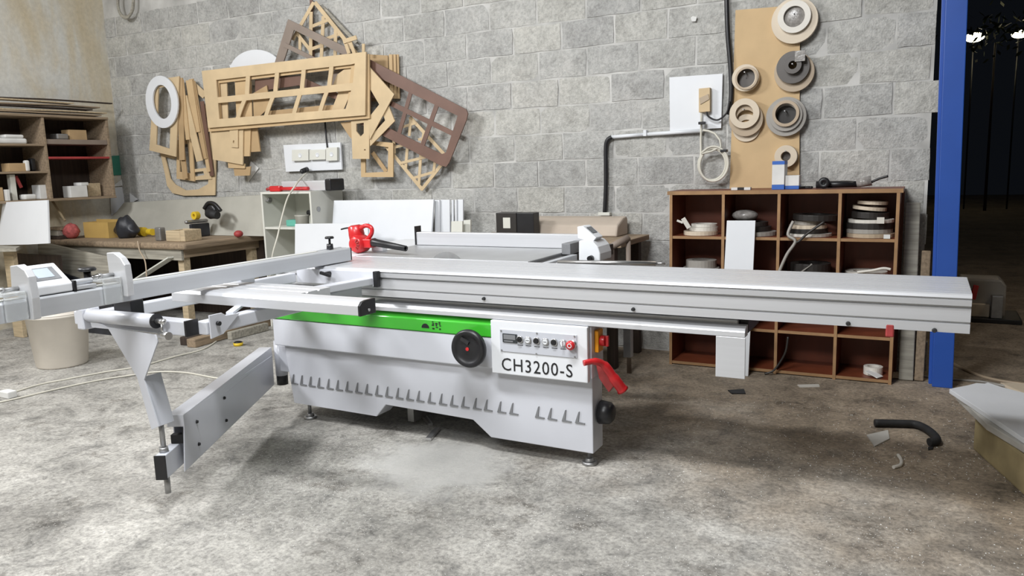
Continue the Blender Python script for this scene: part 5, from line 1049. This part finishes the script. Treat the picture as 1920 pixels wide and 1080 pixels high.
# ------------------------------------------------------------------ on the floor
bk = on_z(88, 690, 0); bk = Vector((bk.x, bk.y+.12, 0))
root = thing('bucket', bk, 'dusty pale plastic bucket standing under the end of the fence', 'bucket')
b = MB(); b.lathe(bk, (0, 0, 1), [(.001, .001), (.165, .001), (.172, .012), (.205, .37), (.213, .375), (.213, .39), (.20, .39), (.168, .02), (.001, .02)], 36); obj('bucket_shell', b, 'bucket', root)
b = MB(); b.lathe(bk+Vector((0, 0, .3905)), (0, 0, 1), [(.12, 0), (.213, 0), (.213, .008), (.001, .012)], 36); obj('dusty_lid', b, 'bucket', root)
b = MB(); b.box((bk.x-.05, bk.y-.1, .404), (bk.x+.12, bk.y+.06, .425)); obj('foam_scrap', b, 'paper', None, .008, 'white foam scrap lying on the bucket', 'scrap')
def fz(x, y, z=.006): return on_z(x, y, z)
b = MB(); b.tube(smooth_path([fz(-30, 752), fz(8, 741), fz(70, 722), fz(130, 710), fz(200, 697), fz(262, 687), fz(330, 668), fz(380, 655), fz(410, 636), fz(428, 618), fz(445, 604)], 6), .006, 6); obj('extension_cord', b, 'cable', None, 0, 'white cord lying on the floor up to the bench', 'cord')
b = MB(); b.tube(smooth_path([fz(-30, 760), fz(28, 748), fz(100, 731), fz(180, 714), fz(250, 703), fz(300, 697), fz(350, 699), fz(400, 708), fz(430, 712), fz(470, 716)], 6), .006, 6); obj('extension_cord', b, 'cable', None, 0, 'white cord on the floor passing behind the swing arm', 'cord')
c = fz(16, 745, 0); b = MB(); b.box((c.x-.05, c.y-.03, .0005), (c.x+.05, c.y+.03, .045)); obj('cord_socket', b, 'paper', None, .006, 'white cord socket on the floor at the left edge', 'socket')
c = fz(447, 648, 0); root = thing('tape_measure', c, 'yellow and black tape measure on the floor', 'tape measure')
b = MB(); b.cyl(c+Vector((0, 0, .001)), c+Vector((0, 0, .026)), .036, .038, 20); obj('measure_case', b, 'yellow', root)
b = MB(); b.cyl(c+Vector((0, 0, .0265)), c+Vector((0, 0, .034)), .036, .026, 20); obj('measure_top', b, 'black', root)
for (x0, y0), (x1, y1), w, m, lab in (((358, 644), (512, 600), .09, 'oldwood', 'old timber beam on the floor below the frame'), ((350, 640), (420, 612), .12, 'darkwood', 'dark timber beside the old beam on the floor'), ((430, 630), (500, 612), .05, 'greywood', 'grey wood offcut beside the old beam on the floor')):
    a, c = fz(x0, y0, .035), fz(x1, y1, .035); b = MB(); b.bar(a, c, w, .068); obj('floor_timber', b, m, None, .006, lab, 'timber')
for (x0, y0), (x1, y1), w, lab in (((785, 768), (808, 797), .022, 'thin metal bar on the floor half under the saw'), ((803, 824), (820, 804), .03, 'short metal bar on the floor before the saw')):
    a, c = fz(x0, y0, .009), fz(x1, y1, .009); b = MB(); b.bar(a, c, w, .016); obj('metal_bar', b, 'steel', None, .002, lab, 'metal bar')
b = MB(); b.tube(smooth_path([fz(1640, 793, .022), fz(1690, 794, .022), fz(1718, 796, .022), fz(1740, 806, .022), fz(1754, 819, .022), fz(1756, 827, .022), fz(1742, 829, .022)], 6), .019, 10); obj('rubber_hose', b, 'blackr', None, 0, 'short black rubber hose bent on the floor', 'hose')
b = MB(); b.tube(smooth_path([fz(1684, 853, .008), fz(1690, 863, .008), fz(1688, 872, .008), fz(1675, 876, .008)], 5), .008, 8); obj('tape_end', b, 'roll_white', None, 0, 'curled cream strip on the floor below the hose', 'strip')
for pts, m, lab in (([(1365, 731), (1395, 729), (1398, 737), (1372, 737)], 'blackr', 'black scrap on the floor before the end plate'), ([(1495, 721), (1535, 720), (1537, 724), (1500, 725)], 'roll_white', 'pale sliver on the floor before the shelf cabinet'), ([(1672, 683), (1690, 681), (1690, 685), (1673, 686)], 'roll_tan', 'tan sliver on the floor near the column'), ([(1740, 838), (1750, 836), (1749, 841), (1741, 842)], 'blackr', 'tiny black scrap below the hose'), ([(1625, 815), (1665, 806), (1668, 822), (1640, 836)], 'dust', 'flat pale cement flake left of the curled strip')):
    b = MB(); b.plate([[fz(x, y, .007) for x, y in pts]], (0, 0, -.006)); obj('floor_scrap', b, m, None, 0, lab, 'scrap')
# slab stack at the right edge
S = .215
b = MB(); b.plate([[on_z(x, y, S) for x, y in ((1780, 729), (1815, 722), (1830, 718), (1846, 719), (1852, 717), (1880, 726), (2020, 762), (2040, 880), (1920, 822))]], (0, 0, -.022)); obj('white_slab', b, 'white', None, .002, 'white broken slab lying slanted at the right edge', 'slab')
b = MB(); b.plate([[on_z(x, y, S-.023) for x, y in ((1792, 738), (2010, 770), (2030, 890), (1920, 836), (1850, 794))]], (0, 0, -.03)); obj('rough_slab', b, 'dust', None, .004, 'rough pale slab directly under the white slab', 'slab')
b = MB(); p = [on_z(x, y, 0) for x, y in ((1823, 842), (1925, 935))]; e = (p[1]-p[0]); n = Vector((-e.y, e.x, 0)).normalized(); n = n if n.x > 0 else -n
q = [p[0], p[1]+e*.5, p[1]+e*.5+n*.35, p[0]+n*.35]
b.plate([[v+Vector((0, 0, .001)) for v in q]], (0, 0, .158)); obj('foam_block', b, 'foam', None, .012, 'yellow-brown block holding up the white slab', 'block')
b = MB(); p = on_z(1900, 725, S+.001); b.plate([[on_z(x, y, .018) for x, y in ((1876, 717), (1940, 720), (1940, 746))]], (0, 0, -.017)); obj('pink_offcut', b, 'roll_cream', None, 0, 'pale pink offcut on the floor behind the white slab', 'offcut')
b = MB(); b.tube(smooth_path([fz(1760, 668), fz(1790, 684), fz(1830, 702), fz(1870, 713), fz(1930, 722), fz(1990, 730)]), .010, 6); obj('floor_cable', b, 'roll_tan', None, 0, 'tan cable curving on the floor behind the white slab', 'cable')
b = MB(); b.tube(smooth_path([fz(1700, 702), fz(1780, 711), fz(1850, 717), fz(1930, 735)]), .008, 6); obj('floor_cable', b, 'roll_grey', None, 0, 'grey cable on the floor beside the blue column', 'cable')
# grey machine in the yard beyond
gy = 7.28
root = thing('tile_cutter', (.55, gy, 0), 'grey low bench machine on a black board beyond the column', 'machine')
def g(x, y, dy=0): return on_y(x, y, gy+dy)
x0, x1 = g(1795, 590).x, g(1884, 590).x
b = MB(); b.box((g(1790, 600).x, gy-.12, .001), (g(1914, 600).x, gy+.35, .035)); obj('base_board', b, 'black', root, .004)
b = MB(); zt_ = g(1850, 524).z; b.plate([[(x0, gy, .036), (x1, gy, .036), (x1, gy, zt_-.05), (x1-.04, gy, zt_), (x0, gy, zt_)]], (0, .28, 0)); obj('machine_body', b, 'roll_grey', root, .015)
b = MB(); b.box((g(1858, 560).x, gy-.09, .036), (g(1880, 560).x, gy-.0005, g(1870, 552).z)); obj('grey_foot', b, 'zinc', root, .006)
b = MB(); b.box((x0, gy-.05, .036), (g(1856, 560).x, gy-.0005, g(1830, 568).z)); obj('pale_tray', b, 'roll_cream', root, .006)
b = MB(); b.bar((g(1823, 566).x, gy-.03, g(1823, 560).z), (g(1830, 534).x, gy-.03, g(1830, 534).z), .04, .02); obj('red_lever', b, 'red', root, .004)
# timbers behind the column foot
for i, (xa, ya, xb, yb, w, d, m, lab) in enumerate(((1712, 380, 1702, 640, .08, .10, 'greywood', 'grey rough timber standing at the wall end beside the shelf cabinet'), (1737, 470, 1726, 650, .05, .09, 'oldwood', 'brown rough timber standing next to the blue column'))):
    a, c = on_y(xa, ya, YW-d), on_y(xb, yb, YW-d-.1); b = MB(); b.bar((a.x, a.y, a.z), (c.x, c.y, .001), w, .05, (0, 1, 0)); obj('leaning_timber', b, m, None, .006, lab, 'timber')
# lamps far out in the dark, with leaves before them
for x, y, r, lab in ((1827, 70, .16, 'brighter distant lamp shining in the dark doorway'), (1912, 64, .13, 'fainter distant lamp at the right edge of the dark doorway')):
    c = on_y(x, y, 22.0); root = thing('distant_lamp', (c.x, 22, 0), lab, 'lamp')
    b = MB(); b.sphere(c, r, 12, 8, 0, (1.3, .6, .7)); obj('lamp_glass', b, 'lampglow', root)
    b = MB(); b.cyl((c.x, 22.3, 0), (c.x, 22.3, c.z), .02, seg=10); b.bar((c.x, 22.3, c.z), (c.x, 22.0, c.z+.12), .06, .06); obj('lamp_post', b, 'black', root)
c = on_y(1868, 62, 21.5); root = thing('garden_tree', (c.x, 21.5, 0), 'dark leafy tree by the distant lamps', 'tree')
b = MB(); rt = random.Random(9)
for k in range(160):
    p = c+Vector((rt.gauss(0, .55), rt.uniform(-.4, .3), rt.gauss(.05, .28))); u = Vector((rt.uniform(-1, 1), rt.uniform(-1, 1), rt.uniform(-1, 1))).normalized()*.10; v = Vector((rt.uniform(-1, 1), rt.uniform(-1, 1), rt.uniform(-1, 1))).normalized()*.045
    b.add([p-u, p+v, p+u, p-v], [(0, 1, 2, 3)])
obj('foliage', b, 'leaf', root, kind='stuff')
b = MB(); b.cyl((c.x, 21.6, 0), (c.x, 21.6, c.z-.2), .035, .02, 10); obj('trunk', b, 'darkwood', root)
# wood chips strewn over the floor
b = MB(); rc = random.Random(21)
def chips(n, xr, yr, s0, s1):
    for _ in range(n):
        x, y = rc.uniform(*xr), rc.uniform(*yr)
        p = on_z(x, y, 0)
        if p.y > 5.2 or p.x < -7 or (-3.3 < p.x < -1.15 and 2.98 < p.y < 4.1): continue
        s = rc.uniform(s0, s1); a = rc.uniform(0, 2*PI); e1 = Vector((math.cos(a), math.sin(a), 0))*s; e2 = Vector((-math.sin(a), math.cos(a), 0))*s*rc.uniform(.3, .8); h = Vector((0, 0, rc.uniform(.0015, .004)))
        b.add([p-e1, p+e2, p+e1*rc.uniform(.5, 1), p-e2*.8, p+h], [(0, 1, 4), (1, 2, 4), (2, 3, 4), (3, 0, 4)])
chips(1300, (420, 700), (770, 1000), .001, .0035); chips(700, (1080, 1920), (850, 1080), .001, .004); chips(700, (1100, 1920), (740, 900), .0012, .0045); chips(900, (300, 1100), (900, 1080), .001, .0035); chips(250, (0, 420), (640, 1000), .001, .003)
obj('wood_chips', b, 'paper', None, 0, 'pale wood chips and sawdust flakes scattered over the concrete floor', 'wood chips', None, 'stuff')
